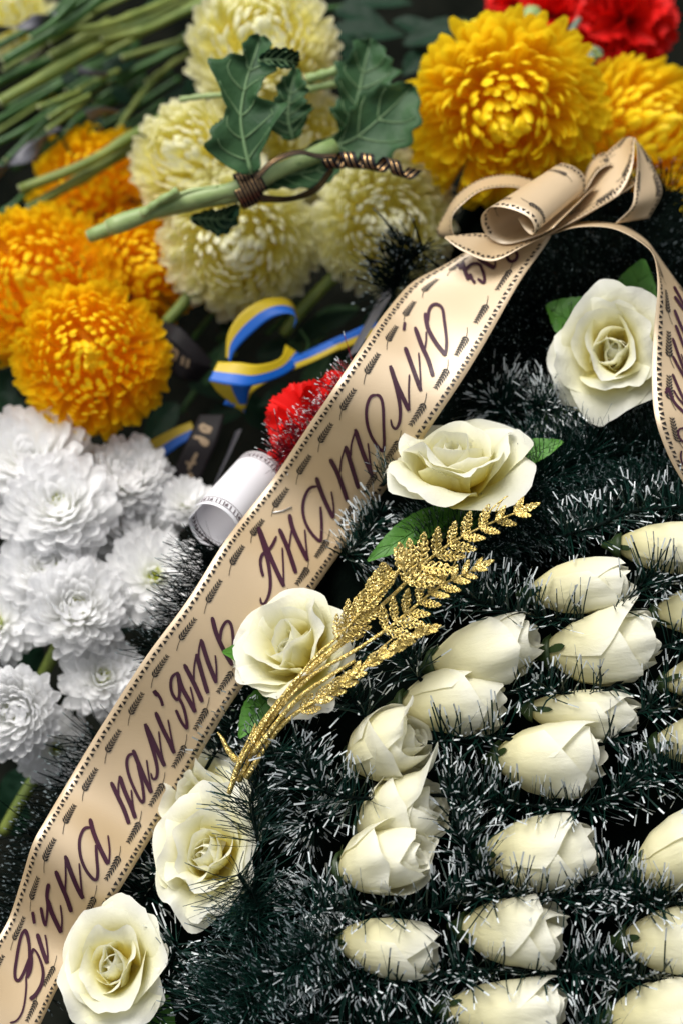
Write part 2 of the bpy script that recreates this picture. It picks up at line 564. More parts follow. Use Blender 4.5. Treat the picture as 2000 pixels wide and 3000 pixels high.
# ------------------------------------------------------------------ roses
def cloth_petal(L, W, alphas, r0, th0, Rc0, Rc1, seed, nu=21, nv=15, ruffle=0.05, curl=0.12, point=0.08, round_=0.22, narrow=0.45, z0=0.0):
    """one rose petal: bends along its length by alphas (elevation angles from base to tip)"""
    rs = random.Random(seed)
    ph = [rs.uniform(0, 6.28) for _ in range(6)]
    V, T = [], []
    K = 40
    al = np.interp(np.linspace(0, 1, K), np.linspace(0, 1, len(alphas)), alphas)
    rr = r0 + np.concatenate([[0], np.cumsum(np.cos(al[:-1])) * L / K])
    zz = z0 + np.concatenate([[0], np.cumsum(np.sin(al[:-1])) * L / K])
    for j in range(nv):
        v = j / (nv - 1)
        for i in range(nu):
            u = -1 + 2 * i / (nu - 1)
            au = abs(u)
            top = 1 - round_ * au ** 2.6 + point * (1 - au) ** 1.5 - point * 0.5 + 0.03 * math.sin(3.1 * u + ph[0]) + 0.02 * math.sin(7.3 * u + ph[1])
            vv = min(max(v * top, 0), 1.0)
            hw = W * (narrow + (1 - narrow) * min(1, vv / 0.6) ** 0.8)
            r = float(np.interp(vv, np.linspace(0, 1, K), rr))
            z = float(np.interp(vv, np.linspace(0, 1, K), zz))
            a = float(np.interp(vv, np.linspace(0, 1, K), al))
            Rc = Rc0 + (Rc1 - Rc0) * vv
            th = u * hw / Rc
            off = ruffle * L * vv ** 2 * (math.sin(2.6 * u + ph[2]) * 0.6 + math.sin(5.5 * u + ph[3]) * 0.4 * vv)
            off += curl * L * max(0, vv - 0.55) ** 2 * (0.6 + au * 1.6) * 1.6
            off += 0.016 * L * math.sin(9 * u + ph[4]) * vv ** 3 + 0.010 * L * math.sin(17 * u + ph[5] + 3 * vv) * vv ** 2
            # normal of the profile, outward
            nr, nz = math.sin(a), -math.cos(a)
            x = r - Rc + Rc * math.cos(th) + nr * off
            y = Rc * math.sin(th)
            zc = z + nz * off + 0.012 * L * u
            c, s = math.cos(th0), math.sin(th0)
            V.append((x * c - y * s, x * s + y * c, zc))
            T.append(vv)
    return V, grid_faces(nu, nv), {'t': T}

def leaf_mesh(L, W, seed, serr=9, fold=0.25, droop=0.3, nu=9, nv=19, amp=0.10):
    rs = random.Random(seed)
    V = []
    for j in range(nv):
        v = j / (nv - 1)
        wv = W * (math.sin(PI * min(1, v ** 0.8 * 0.97 + 0.015)) ** 0.85) * (1 + amp * ((v * serr) % 1.0 - 0.5))
        for i in range(nu):
            u = -1 + 2 * i / (nu - 1)
            x = u * wv
            z = fold * abs(u) * wv - droop * L * v * v * 0.5 + 0.03 * W * math.sin(18 * v + 4 * abs(u)) * (0.3 + abs(u))
            V.append((x, L * (v - 0.10 * 0) + 0.10 * abs(u) * wv * 0.6, z))
    return V, grid_faces(nu, nv)

def add_leaf(parent, base, tip, Wpx, seed, mat='rose_leaf', facing=None, name='leaf', fold=0.25, droop=0.3, veins=True, serr=9):
    """leaf from base to tip (world points)"""
    y = (tip - base)
    L = y.length
    y.normalize()
    z = (facing or NEAR)
    z = (z - y * z.dot(y)).normalized()
    x = y.cross(z)
    m = Matrix((x, y, z)).transposed().to_4x4()
    m.translation = base
    Wm = Wpx
    V, F = leaf_mesh(L, Wm, seed, fold=fold, droop=droop, serr=serr)
    o = obj(name, V, F, M[mat], parent)
    o.matrix_world = m if parent is None else m
    if parent is not None:
        o.matrix_parent_inverse = Matrix.Identity(4)
        o.matrix_basis = parent.matrix_world.inverted() @ m
    if veins:
        parts = []
        mid = [(0, L * t, -droop * L * t * t * 0.5 + 0.0003) for t in np.linspace(0, 0.95, 8)]
        v_, f_, _ = tube(mid, [0.0006 * (1.1 - t) for t in np.linspace(0, 0.95, 8)], 5)
        parts.append((v_, f_))
        for k in range(1, 6):
            t0 = k / 7
            for s in (-1, 1):
                t1 = t0 + 0.14
                w1 = Wm * math.sin(PI * t1 ** 0.8) ** 0.85 * 0.85
                pts = []
                for q in np.linspace(0, 1, 5):
                    tt = t0 + (t1 - t0) * q
                    uu = q * 0.85
                    pts.append((s * w1 * q, L * tt + 0.06 * w1 * q, fold * w1 * q - droop * L * tt * tt * 0.5 + 0.0002))
                v_, f_, _ = tube(pts, [0.00028 * (1.2 - q) for q in np.linspace(0, 1, 5)], 4)
                parts.append((v_, f_))
        V, F = merge(parts)
        obj('vein', V, F, M['vein'] if mat != 'rose_leaf' else M['rose_leaf'], o)
    return o

R_ = math.radians
def open_rose(px, py, Rpx, d, axis, seed, label, layers=None, roll=0.0, leaves=(), stretch=1.0):
    rs = random.Random(seed)
    R = MM(Rpx, d)
    EXCL.append((np.array(P(px, py, d) + VD(*axis) * R * .35), np.array(VD(*axis)), R * .55, R * .95))
    t = thing('artificial_rose', label, 'rose', frame(P(px, py, d), VD(*axis), roll) @ Matrix.Diagonal((1, stretch, 1, 1)), 'open cream roses on the wreath')
    th = rs.uniform(0, 6)
    spec = [  # n, length, half width, elevation angles, curvature radii at base and tip, ruffle, curl
        (3, 0.56, 0.34, [62, 95, 138], 0.05, 0.16, 0.09, 0.02, 0.0),
        (3, 0.66, 0.46, [60, 92, 120], 0.08, 0.25, 0.20, 0.03, 0.0),
        (3, 0.78, 0.54, [60, 88, 102], 0.08, 0.31, 0.36, 0.05, 0.05),
        (3, 0.92, 0.64, [45, 82, 78], 0.10, 0.45, 0.65, 0.13, 0.34),
        (4, 1.04, 0.72, [28, 68, 56], 0.10, 0.55, 1.0, 0.17, 0.50),
        (5, 1.12, 0.74, [14, 50, 30], 0.08, 0.65, 1.5, 0.19, 0.55),
    ]
    if layers:
        spec = layers
    q = 0
    for (n, L, W, al, r0, c0, c1, rf, cu) in spec:
        for k in range(n):
            a = th + 2 * PI * k / n + rs.uniform(-.35, .35)
            j = rs.uniform(-13, 13)
            V, F, A = cloth_petal(L * R * rs.uniform(.92, 1.06), W * R * rs.uniform(.9, 1.1), [R_(x + j) for x in al],
                                  r0 * R, a, c0 * R, c1 * R, seed * 100 + q, ruffle=rf, curl=cu, z0=0.02 * R * q * -0.15,
                                  point=rs.uniform(0.0, 0.12), round_=rs.uniform(.22, .36))
            obj('petal', V, F, M['rose'], t, A)
            q += 1
        th += 0.9
    # green cup and stem end under the flower
    V, F, _ = tube([(0, 0, -0.30 * R), (0, 0, -0.12 * R), (0, 0, -0.02 * R), (0, 0, 0.06 * R)], [0.04 * R, 0.10 * R, 0.16 * R, 0.10 * R], 10)
    obj('calyx', V, F, M['sepal'], t)
    for (bx, by, tx, ty, wpx, dz0, dz1) in leaves:
        add_leaf(t, P(bx, by, d + dz0), P(tx, ty, d + dz1), MM(wpx, d), seed + int(tx), facing=VD(rs.uniform(-.2, .2), 0.45, 0.8))
    return t

EXCL.append((np.array(P(1818, 1045, -.05)), np.array(NEAR), MM(205), MM(205)))
open_rose(1800, 1040, 176, -0.064, (-.20, .10, .95), 3, 'large cream rose with three green leaves beside the right ribbon tail', roll=0, stretch=1.18,
          leaves=[(1760, 1010, 1600, 900, 85, -.022, -.02), (1830, 980, 1890, 770, 75, -.03, -.02), (1760, 1080, 1560, 1230, 75, -.026, -.012)])
open_rose(1345, 1420, 215, -0.022, (-.10, .82, .50), 5, 'wide open cream rose between the lettered ribbon and the dark fine-bristled garland', roll=1.1,
          leaves=[(1330, 1490, 1080, 1620, 48, -.014, .004), (1420, 1500, 1230, 1560, 52, -.018, -.004), (1480, 1360, 1640, 1285, 42, -.02, -.012)])
open_rose(892, 1930, 200, -0.008, (-.50, .50, .70), 8, 'cream rose under the golden fern stalks, touching the ribbon', roll=2.0,
          leaves=[(800, 1950, 672, 1900, 52, -.016, .006), (810, 2010, 700, 2150, 48, -.018, -.004)])
open_rose(600, 2372, 150, -0.034, (-.30, .45, .8), 11, 'cream rose half hidden behind another at the base of the golden fern', roll=0, stretch=1.15)
open_rose(630, 2520, 176, -0.012, (-.25, .38, .88), 14, 'cream rose with long drooping petals directly below the base of the golden fern', roll=0, stretch=1.22,
          leaves=[(700, 2620, 720, 2700, 45, -.02, -.02)])
open_rose(352, 2840, 166, 0.004, (-.22, .36, .9), 17, 'lowest cream rose at bottom left, beside the first word of the ribbon', roll=0, stretch=1.2,
          leaves=[(380, 2900, 520, 3000, 70, -.02, -.008), (330, 2930, 250, 3040, 45, -.016, 0)])

def rosebud(px, py, Lpx, Wpx, ang, tilt, d, seed, label, opening=0.0, roll=0.0, outer=0.84, flare=0.42, tall=None):
    """closed cloth rosebud lying on its side, base first; axis at ang in the picture, tilt toward the viewer"""
    rs = random.Random(seed)
    L, Rm = MM(Lpx, d), MM(Wpx, d) / 2 * .90
    a, tl = R_(ang), R_(tilt)
    ax = VD(math.cos(a) * math.cos(tl), math.sin(a) * math.cos(tl), math.sin(tl))
    c = P(px, py, d)
    base = c - ax * (L / 2)
    t = thing('artificial_rosebud', label, 'rosebud', frame(base, ax, roll), 'cream rosebuds in rows on the wreath')
    EXCL.append((np.array(c), np.array(ax), L * .56, Rm * 1.12))
    wp = [rs.uniform(0, 6.28), rs.uniform(0, 6.28), rs.uniform(-.5, .5), rs.uniform(-.5, .5)]
    ctrl = [0, .04, .12, .3, .5, .7, .85, 1.0]
    rad0 = [.10, .27, .50, .86, 1.02, .97, .84, .62]
    def petal(length, half, th0, rscale, tipr, lift, seed2, nu=29, nv=18, pnt=0.2, rnd=0.28, wr=1.0):
        r2 = random.Random(seed2)
        ph = [r2.uniform(0, 6.28) for _ in range(6)]
        V, T = [], []
        for j in range(nv):
            v = j / (nv - 1)
            for i in range(nu):
                u = -1 + 2 * i / (nu - 1)
                au = abs(u)
                top = length * (1 - rnd * au ** 2.2 + pnt * (1 - au) ** 1.6 - pnt * .5 + 0.02 * math.sin(4 * u + ph[0]))
                z = v * top
                r = float(np.interp(min(z, 1.0), ctrl, rad0)) * rscale
                e = max(0, z / length - 0.5) * 2
                r *= 1 + tipr * e * e
                hw = half * (0.55 + 0.45 * min(1, v / 0.35))
                th = th0 + u * hw
                # cloth creases fanning from the crown of the petal
                fold = 0.075 * math.sin(8 * u + ph[1] + 2.0 * v) * e * max(0, math.sin(2.3 * u + ph[4]) + .35) + 0.016 * math.sin(19 * u + ph[2] + v) * e * max(0, math.sin(2 * u + ph[5]))
                r += (fold * wr + lift * au ** 3 * e + 0.05 * e * math.sin(2.2 * u + ph[3])) 
                r *= 1 + 0.045 * math.sin(2 * th + wp[0]) + 0.02 * math.sin(3 * th + 5 * z + wp[1])
                bx, by = wp[2] * (z - .35) ** 2, wp[3] * (z - .35) ** 2
                V.append((Rm * (r * math.cos(th) + bx), Rm * (r * math.sin(th) + by), L * z))
                T.append(v * 0.8 + 0.15 + 0.1 * e)
        return V, grid_faces(nu, nv), {'t': T}
    k0 = rs.uniform(0, 6.28)
    q = 0
    # inner spiral
    for k in range(3):
        V, F, A = petal(1.0 - 0.02 * k, 1.5, k0 + 2.1 * k + .6, 0.52 + 0.10 * k, -0.10 + opening * 0.5 + 0.10 * k, 0.05, seed * 37 + k, pnt=0.02, rnd=0.06, wr=.3)
        obj('petal', V, F, M['bud'], t, A)
    for k in range(3):
        V, F, A = petal(0.99 - 0.03 * k, 1.35, k0 + 2.1 * k, 0.84 + 0.035 * k, -0.02 + opening + rs.uniform(0, .12), 0.10, seed * 53 + k, pnt=rs.uniform(.0, .10), rnd=0.12, wr=.4)
        obj('petal', V, F, M['bud'], t, A)
    # outer wrap, one of them facing the viewer
    for k in range(3):
        V, F, A = petal(outer * rs.uniform(.92, 1.05) + (0.06 if k == 1 else 0), 1.42, k0 + 1.05 + 2.1 * k, 0.98 + 0.03 * k, opening * 1.3 + rs.uniform(0, flare) * (0.9 if k == 0 else .45), 0.10, seed * 71 + k, pnt=rs.uniform(.06, .26), rnd=rs.uniform(.14, .26))
        obj('petal', V, F, M['bud'], t, A)
    if tall:
        for k in range(2):
            V, F, A = petal(0.94 + .03 * k, 2.7, k0 + 2 * k, 0.20 + 0.17 * k, (-.75 if k == 0 else -.1), 0.02, seed * 91 + k, pnt=0.0, rnd=0.03, nu=25)
            obj('petal', V, F, M['bud'], t, A)
        V, F, A = petal(tall[1], 1.1, tall[0], 1.04, tall[2], -.1, seed * 97, pnt=0.14, rnd=0.36)
        obj('petal', V, F, M['bud'], t, A)
    # calyx: cup and pointed sepals
    V, F, _ = tube([(0, 0, -0.10 * L), (0, 0, -0.03 * L), (0, 0, 0.02 * L), (0, 0, 0.07 * L)], [0.10 * Rm, 0.22 * Rm, 0.46 * Rm, 0.56 * Rm], 12)
    obj('calyx', V, F, M['sepal'], t)
    for k in range(3):
        th0 = k0 + k * 2.1
        V = []
        nv, nu = 8, 5
        sl_ = rs.uniform(.12, .24)
        for j in range(nv):
            v = j / (nv - 1)
            for i in range(nu):
                u = -1 + 2 * i / (nu - 1)
                z = 0.01 + sl_ * v
                r = float(np.interp(z, ctrl, rad0)) * 1.06 + 0.03 + 0.22 * max(0, v - .55) ** 2 * rs.uniform(.5, 1.5)
                th = th0 + u * 0.36 * (1 - v) ** 0.7 * (0.5 + v)
                V.append((Rm * r * math.cos(th), Rm * r * math.sin(th), L * z))
        obj('sepal', V, grid_faces(nu, nv), M['sepal'], t)
    return t

BUDS = [
    (1965, 1608, 340, 165, -3, 10, .012, 101, 'highest cream rosebud, cut by the right edge of the picture', 0, .3),
    (1695, 1718, 315, 165, 8, 12, .012, 102, 'cream rosebud with long creases, second highest, tip touching the tinsel', 0, 1.2),
    (2065, 1790, 320, 160, 5, 10, .012, 103, 'cream rosebud base peeking in at the right edge, second from the top there', 0, .3),
    (1415, 1915, 340, 215, 14, 14, .012, 104, 'plump cream rosebud beside the tips of the golden fern', .04, 2.2),
    (1760, 1905, 345, 225, 4, 14, .012, 105, 'large cream rosebud with overlapping tip petals, right of the one beside the golden fern', .05, .9),
    (1318, 2055, 320, 205, 6, 14, .012, 106, 'cream rosebud with a pale folded top petal, just above the open standing buds', .05, 3.4),
    (1705, 2092, 335, 150, -4, 8, .012, 107, 'slim cream rosebud lying flat above the broadest bud', 0, 2.0),
    (2085, 1980, 310, 150, 10, 10, .012, 108, 'cream rosebud base barely showing at the right edge, third from the top there', 0, 1.0),
    (2065, 2165, 320, 165, 8, 10, .012, 109, 'cream rosebud base barely showing at the right edge, fourth from the top there', 0, 2.0),
    (1605, 2225, 335, 240, 2, 16, .014, 110, 'broadest, roundest cream rosebud in the middle of the rows', .02, 1.7),
    (1575, 2505, 345, 230, 2, 14, .014, 111, 'cream rosebud with a smooth barrel body, directly below the broadest bud', .0, .5),
    (2010, 2500, 350, 240, 26, 14, .014, 112, 'cream rosebud tilted upward at the right edge, level with the barrel-shaped bud', .02, 2.9),
    (1495, 2730, 325, 205, -2, 20, .014, 113, 'cream rosebud with a half unrolled tip, third row from the bottom', .12, 4.1),
    (1130, 2775, 310, 180, -8, 10, .014, 114, 'cream rosebud with a long drooping top petal at the lower left of the rows', .04, 1.3),
    (1985, 2755, 350, 205, 2, 12, .014, 115, 'cream rosebud cut by the right edge in the second row from the bottom', .0, .2),
    (1475, 2965, 370, 195, 0, 12, .014, 116, 'cream rosebud cut by the bottom edge, left of two', .04, 2.6),
    (1945, 2975, 350, 220, 8, 12, .014, 117, 'cream rosebud cut by the bottom edge in the lower right corner', .0, 1.1),
]
for (x, y, L, W_, an, ti, dd, sd, lab, op, ro) in BUDS:
    rosebud(x, y, L, W_, an, ti, wd(x, y) + dd, sd, lab, op + .04, ro)

rosebud(1130, 2190, 285, 225, 28, 34, wd(1120, 2200) + .010, 131, 'half opened cream rosebud with one tall petal standing at its left, highest of three', .06, .0, outer=.80, tall=(2.3, 1.25, .95))
rosebud(1165, 2400, 300, 235, 30, 34, wd(1150, 2440) + .004, 133, 'half opened cream rosebud with a pointed petal rising at left, middle of three', .10, .0, outer=.84, tall=(2.2, 1.3, .85))
rosebud(1110, 2520, 300, 225, 20, 36, wd(1100, 2540) + .016, 137, 'half opened cream rosebud with a tightly rolled spiral heart, lowest of three', .06, .0, outer=.84, tall=(.3, .9, .25))

G = garland
# rows between the rosebuds
G([(1330, 1730), (1480, 1790), (1640, 1815), (1800, 1800), (1900, 1700), (2080, 1700)], 1150, seed=1)
G([(1150, 1880), (1260, 2015), (1420, 2040), (1560, 2020), (1760, 2030), (1930, 1900), (2080, 1880)], 1500, seed=2)
G([(960, 1960), (1120, 2150), (1250, 2175), (1430, 2160), (1560, 2175), (1760, 2180), (1890, 2080), (2080, 2080)], 1700, seed=3)
G([(860, 2190), (980, 2330), (1290, 2330), (1450, 2350), (1650, 2365), (1790, 2340), (1900, 2270), (2080, 2260)], 1800, seed=4)
G([(1330, 2390), (1370, 2500), (1480, 2625), (1650, 2630), (1780, 2590), (1900, 2640), (2080, 2650)], 1400, seed=5)
G([(920, 2660), (1080, 2665), (1240, 2670), (1340, 2640), (1500, 2625), (1680, 2640), (1800, 2640), (1960, 2650)], 1300, seed=6)
G([(900, 2830), (1060, 2880), (1250, 2870), (1350, 2840), (1560, 2850), (1740, 2850), (1850, 2870), (2080, 2870)], 1600, seed=7)
G([(860, 2990), (1050, 3010), (1230, 2990), (1320, 3070), (1650, 3060), (1750, 3010), (1800, 3080), (2080, 3100)], 1100, seed=8)
# stars of tinsel seen end on, left of the buds
G([(900, 2390), (930, 2420)], 420, 0.014, 0.024, seed=11, bias=(0, 0.1, 0.7), dd=-0.004)
G([(960, 2600), (880, 2680)], 420, 0.014, 0.023, seed=12, bias=(-.1, 0, 0.6), dd=-0.004)
G([(700, 2560), (760, 2680), (700, 2850), (600, 2980)], 1500, 0.018, 0.030, 0.00045, 0.0016, 'mid', seed=13, bias=(-.2, 0.1, 0.5))
G([(1000, 2720), (900, 2800), (760, 2900), (700, 3040)], 1600, 0.014, 0.024, 0.00055, 0.0028, 'mid', seed=14, bias=(-.1, 0.0, 0.6))
G([(520, 2760), (480, 2890), (400, 3010)], 420, 0.014, 0.022, seed=15, bias=(0.1, 0.3, 0.3))
G([(820, 2200), (740, 2330), (760, 2480)], 700, 0.016, 0.026, 0.0005, 0.002, 'mid', seed=16)
G([(830, 2080), (960, 2000), (1050, 1930)], 500, 0.012, 0.019, 0.0006, 0.004, seed=17)
# beside the ribbon
G([(1120, 1500), (1060, 1580), (1010, 1640)], 420, 0.012, 0.020, seed=21, dd=-0.012, bias=(0.2, 0.2, 0.4))
G([(760, 2010), (700, 2100), (640, 2190), (600, 2260)], 420, 0.012, 0.020, seed=22, dd=-0.012, bias=(0, 0.1, 0.4))
G([(560, 2480), (470, 2560), (420, 2640)], 330, 0.012, 0.022, seed=23, dd=-0.008, bias=(-.2, 0.1, 0.4))
G([(1440, 1170), (1490, 1210)], 330, 0.016, 0.026, seed=24, dd=0.0, bias=(-.1, 0.25, 0.35))
G([(1560, 1200), (1640, 1190), (1700, 1180)], 520, 0.012, 0.024, seed=25, dd=0.012, bias=(-.1, 0.1, 0.4))
G([(1120, 1420), (1200, 1330), (1260, 1270)], 300, 0.012, 0.018, 0.0006, 0.003, 'mid', seed=26)
# the thick dark fir-like garland with fine bristles
G([(1500, 1470), (1600, 1400), (1720, 1350), (1850, 1330), (2060, 1320)], 5200, 0.020, 0.038, 0.00034, 0.0013, 'mid', seed=31, dd=-0.012, bias=(-.1, 0.3, 0.45))
G([(1260, 1640), (1350, 1560), (1440, 1500), (1560, 1440)], 3600, 0.018, 0.034, 0.00034, 0.0013, 'mid', seed=32, dd=-0.012, bias=(-.05, 0.2, 0.5))
G([(1150, 1820), (1300, 1690), (1450, 1600), (1650, 1540), (1850, 1480), (2060, 1470)], 3600, 0.016, 0.030, 0.0004, 0.0022, 'mid', seed=33, dd=-0.016)
G([(1650, 1570), (1750, 1540), (1850, 1500), (2060, 1480)], 420, 0.012, 0.022, 0.00065, 0.004, seed=34)
# black backdrop of the wreath under the bow, bristles pointing at the viewer
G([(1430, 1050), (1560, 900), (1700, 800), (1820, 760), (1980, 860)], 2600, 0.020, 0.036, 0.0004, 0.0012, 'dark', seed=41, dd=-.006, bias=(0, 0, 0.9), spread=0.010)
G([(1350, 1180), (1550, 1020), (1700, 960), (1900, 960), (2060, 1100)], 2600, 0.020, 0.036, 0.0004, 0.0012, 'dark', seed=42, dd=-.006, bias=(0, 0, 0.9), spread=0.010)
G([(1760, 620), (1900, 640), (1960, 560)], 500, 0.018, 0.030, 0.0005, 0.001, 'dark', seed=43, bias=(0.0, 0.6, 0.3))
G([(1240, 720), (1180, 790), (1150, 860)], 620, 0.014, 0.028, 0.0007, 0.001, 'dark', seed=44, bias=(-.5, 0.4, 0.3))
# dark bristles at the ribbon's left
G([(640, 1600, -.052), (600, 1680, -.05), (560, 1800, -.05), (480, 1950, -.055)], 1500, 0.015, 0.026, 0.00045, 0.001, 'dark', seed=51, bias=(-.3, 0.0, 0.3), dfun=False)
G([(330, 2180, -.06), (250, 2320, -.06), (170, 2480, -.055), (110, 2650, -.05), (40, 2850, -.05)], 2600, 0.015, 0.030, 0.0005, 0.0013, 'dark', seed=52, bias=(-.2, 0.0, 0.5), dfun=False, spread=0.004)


# ------------------------------------------------------------------ lettered ribbon
def make_strip(E1, E2, n=90, nv=9, bulge=0.0, wave=None):
    A = spline([P(*p) for p in E1], n)
    B = spline([P(*p) for p in E2], n)
    G_ = np.zeros((n, nv, 3))
    for j in range(nv):
        v = j / (nv - 1)
        G_[:, j] = A * (1 - v) + B * v
    tu = np.gradient((A + B) / 2, axis=0)
    nor = np.cross(B - A, tu)
    nor /= np.linalg.norm(nor, axis=1)[:, None] + 1e-12
    cen = (A + B) / 2
    view = np.array(CAM) - cen
    sgn = np.sign(np.sum(nor * view, 1))
    nor *= np.where(sgn == 0, 1, sgn)[:, None]
    for j in range(nv):
        v = j / (nv - 1)
        b = bulge * math.sin(PI * v)
        G_[:, j] += nor * b
        if wave:
            for i in range(n):
                G_[i, j] += nor[i] * wave(i / (n - 1), v)
    return G_

class Surf:
    def __init__(s, G_):
        s.G = G_
        c = G_.mean(axis=1)
        s.cum = np.concatenate([[0], np.cumsum(np.linalg.norm(np.diff(c, axis=0), axis=1))])
        s.w = float(np.mean(np.linalg.norm(G_[:, -1] - G_[:, 0], axis=1)))
        s.len = s.cum[-1]
    def at(s, L, v):
        n, m, _ = s.G.shape
        i = np.interp(L, s.cum, np.arange(n))
        i0 = int(min(max(i, 0), n - 1.001)); f = i - i0
        x = min(max(v, 0), 1) * (m - 1)
        j0 = int(min(x, m - 1.001)); g = x - j0
        a, b, c, d = s.G[i0, j0], s.G[i0 + 1, j0], s.G[i0, j0 + 1], s.G[i0 + 1, j0 + 1]
        p = a * (1 - f) * (1 - g) + b * f * (1 - g) + c * (1 - f) * g + d * f * g
        nn = np.cross((c + d - a - b), (b + d - a - c))
        return p, nn / (np.linalg.norm(nn) + 1e-12)

def strip_obj(name, G_, mat, parent, mi=None, thick=0.00018):
    n, nv, _ = G_.shape
    V = at_world(parent, G_.reshape(-1, 3))
    F = grid_faces(nv, n)
    mid = None
    if mi:
        mid = [mi((f % (nv - 1)) / (nv - 1)) for f in range(len(F))]
    o = obj(name, V, F, mat, parent, mi=mid)
    s = o.modifiers.new('thickness', 'SOLIDIFY')
    s.thickness = thick
    s.offset = 0
    return o

def print_mesh(name, polys, surf, parent, mat, lift=0.00050, side=1):
    """polys: lists of (along, v) points, laid on the ribbon just above the cloth"""
    V, F = [], []
    for poly in polys:
        o = len(V)
        for (L, v) in poly:
            p, nn = surf.at(L, v)
            if np.dot(nn, np.array(CAM) - p) * side < 0:
                nn = -nn
            V.append(p + nn * lift)
        F.append(tuple(range(o, o + len(poly))))
    ob = obj(name, at_world(parent, V), F, mat, parent, smooth=False)
    ob['kind'] = 'stuff'
    return ob

def border_polys(surf, L0, L1, left=True, right=True, sprigs=True, step=0.0225, side_in=0.175):
    w = surf.w
    polys = []
    def q(L, a, v0, sgn):        # a metres inward from v0
        return (L, v0 + sgn * a / w)
    for (use, v0, sgn) in ((left, 0.0, 1), (right, 1.0, -1)):
        if not use:
            continue
        L = L0
        k = 0
        while L < L1:
            b = 0.0019 if k % 2 else 0.0040
            t = 0.0041 if k % 2 else 0.0018
            polys.append([q(L, b, v0, sgn), q(L + 0.0021, b, v0, sgn), q(L + 0.00105, t, v0, sgn)])
            L += 0.0026
            k += 1
        if not sprigs:
            continue
        L = L0 + (0.004 if sgn > 0 else 0.012)
        k = 0
        while L + 0.02 < L1:
            c = side_in * w
            d = 1 if sgn > 0 else -1      # head up on the left, down on the right
            def s(a, b):                  # a along the sprig from tail to head, b across
                La = L + (0.019 - a) if d > 0 else L + a
                bend = 0.0014 * (1 - min(a / 0.009, 1)) ** 2
                return q(La, c + (b + bend * 1.6) * 1.0, v0, sgn)
            for e in range(8):            # stalk
                a0, a1 = 0.0185 * e / 8, 0.0185 * (e + 1) / 8
                h = 0.00016
                polys.append([s(a0, -h), s(a1, -h), s(a1, h), s(a0, h)])
            for e in range(8):
                a = 0.0055 + e * 0.00165
                ln = 0.0031 * (1.0 - 0.05 * e)
                for sd in (-1, 1):
                    tip = (a + ln * 0.72, sd * ln * 0.62)
                    m1 = (a + ln * 0.20, sd * ln * 0.42)
                    m2 = (a + ln * 0.58, sd * ln * 0.28)
                    m0 = (a + ln * 0.05, sd * ln * 0.20)
                    polys.append([s(a, 0), s(*m2), s(*tip), s(*m1), s(*m0)])
            L += step
            k += 1
    return polys

ribbon = thing('memorial_ribbon', 'gold beige satin ribbon with handwritten lettering, wheat print and a bow at its top', 'ribbon',
               Matrix.Translation(P(1600, 690, -0.075)))

T_L = [(1420, 712, -.080), (1345, 750, -.078), (1270, 792, -.076), (1191, 842, -.072), (1127, 912, -.056), (1064, 1008, -.032), (985, 1125, -.020),
       (910, 1238, -.028), (808, 1391, -.046), (730, 1492, -.040), (655, 1592, -.020), (548, 1761, -.010), (421, 1933, -.010), (300, 2125, -.016), (200, 2290, -.018),
       (135, 2400, -.002), (95, 2475, .004), (60, 2590, -.004), (25, 2694, -.010), (-30, 2790, .002), (-90, 2900, .020), (-150, 3010, .028)]
T_R = [(1622, 676, -.074), (1600, 705, -.070), (1545, 790, -.060), (1480, 900, -.046), (1410, 1020, -.032), (1335, 1140, -.024), (1250, 1265, -.026),
       (1165, 1385, -.040), (1055, 1538, -.056), (978, 1645, -.048), (900, 1755, -.028), (786, 1909, -.018), (665, 2080, -.018), (555, 2268, -.026), (455, 2435, -.022),
       (385, 2552, -.006), (330, 2640, -.004), (270, 2738, -.012), (215, 2817, -.012), (165, 2905, .000), (115, 3010, .014), (60, 3110, .022)]
def wrinkle(f, v):
    return (0.0007 * math.sin(31 * f + 3.1 * v) * math.sin(7 * f + 1.3) + 0.0005 * math.sin(57 * f - 5 * v + 1) * math.sin(11 * f) + 0.0009 * math.sin(PI * v) * math.sin(19 * f + .7)
            + 0.0006 * math.sin(43 * f + 2) * (2 * v - 1) ** 2)
G1 = make_strip(T_L, T_R, 220, 13, 0.0, wrinkle)
tail1 = strip_obj('ribbon_tail', G1, M['ribbon'], ribbon)
S1 = Surf(G1)
pb = print_mesh('printed_border', border_polys(S1, 0.012, S1.len - 0.004), S1, ribbon, M['print'])
pb.parent = tail1

# handwriting: traced strokes, laid on the ribbon
bv = BVHTree.FromPolygons([Vector(v) for v in G1.reshape(-1, 3)], [tuple(f) for f in grid_faces(13, 220)])

def stroke_poly(pts, w0, w1, taper=(0.5, 0.7)):
    n = max(10, len(pts) * 5)
    c = spline([(x, y, 0) for x, y in pts], n)[:, :2]
    tg = np.gradient(c, axis=0)
    tg /= np.linalg.norm(tg, axis=1)[:, None] + 1e-9
    nr = np.stack([-tg[:, 1], tg[:, 0]], 1)
    f = np.linspace(0, 1, n)
    wd_ = w0 + (w1 - w0) * f
    e = np.minimum(1, np.minimum(taper[0] + f * 8, taper[1] + (1 - f) * 6))
    hw = (wd_ * e / 2)[:, None]
    return c - nr * hw, c + nr * hw

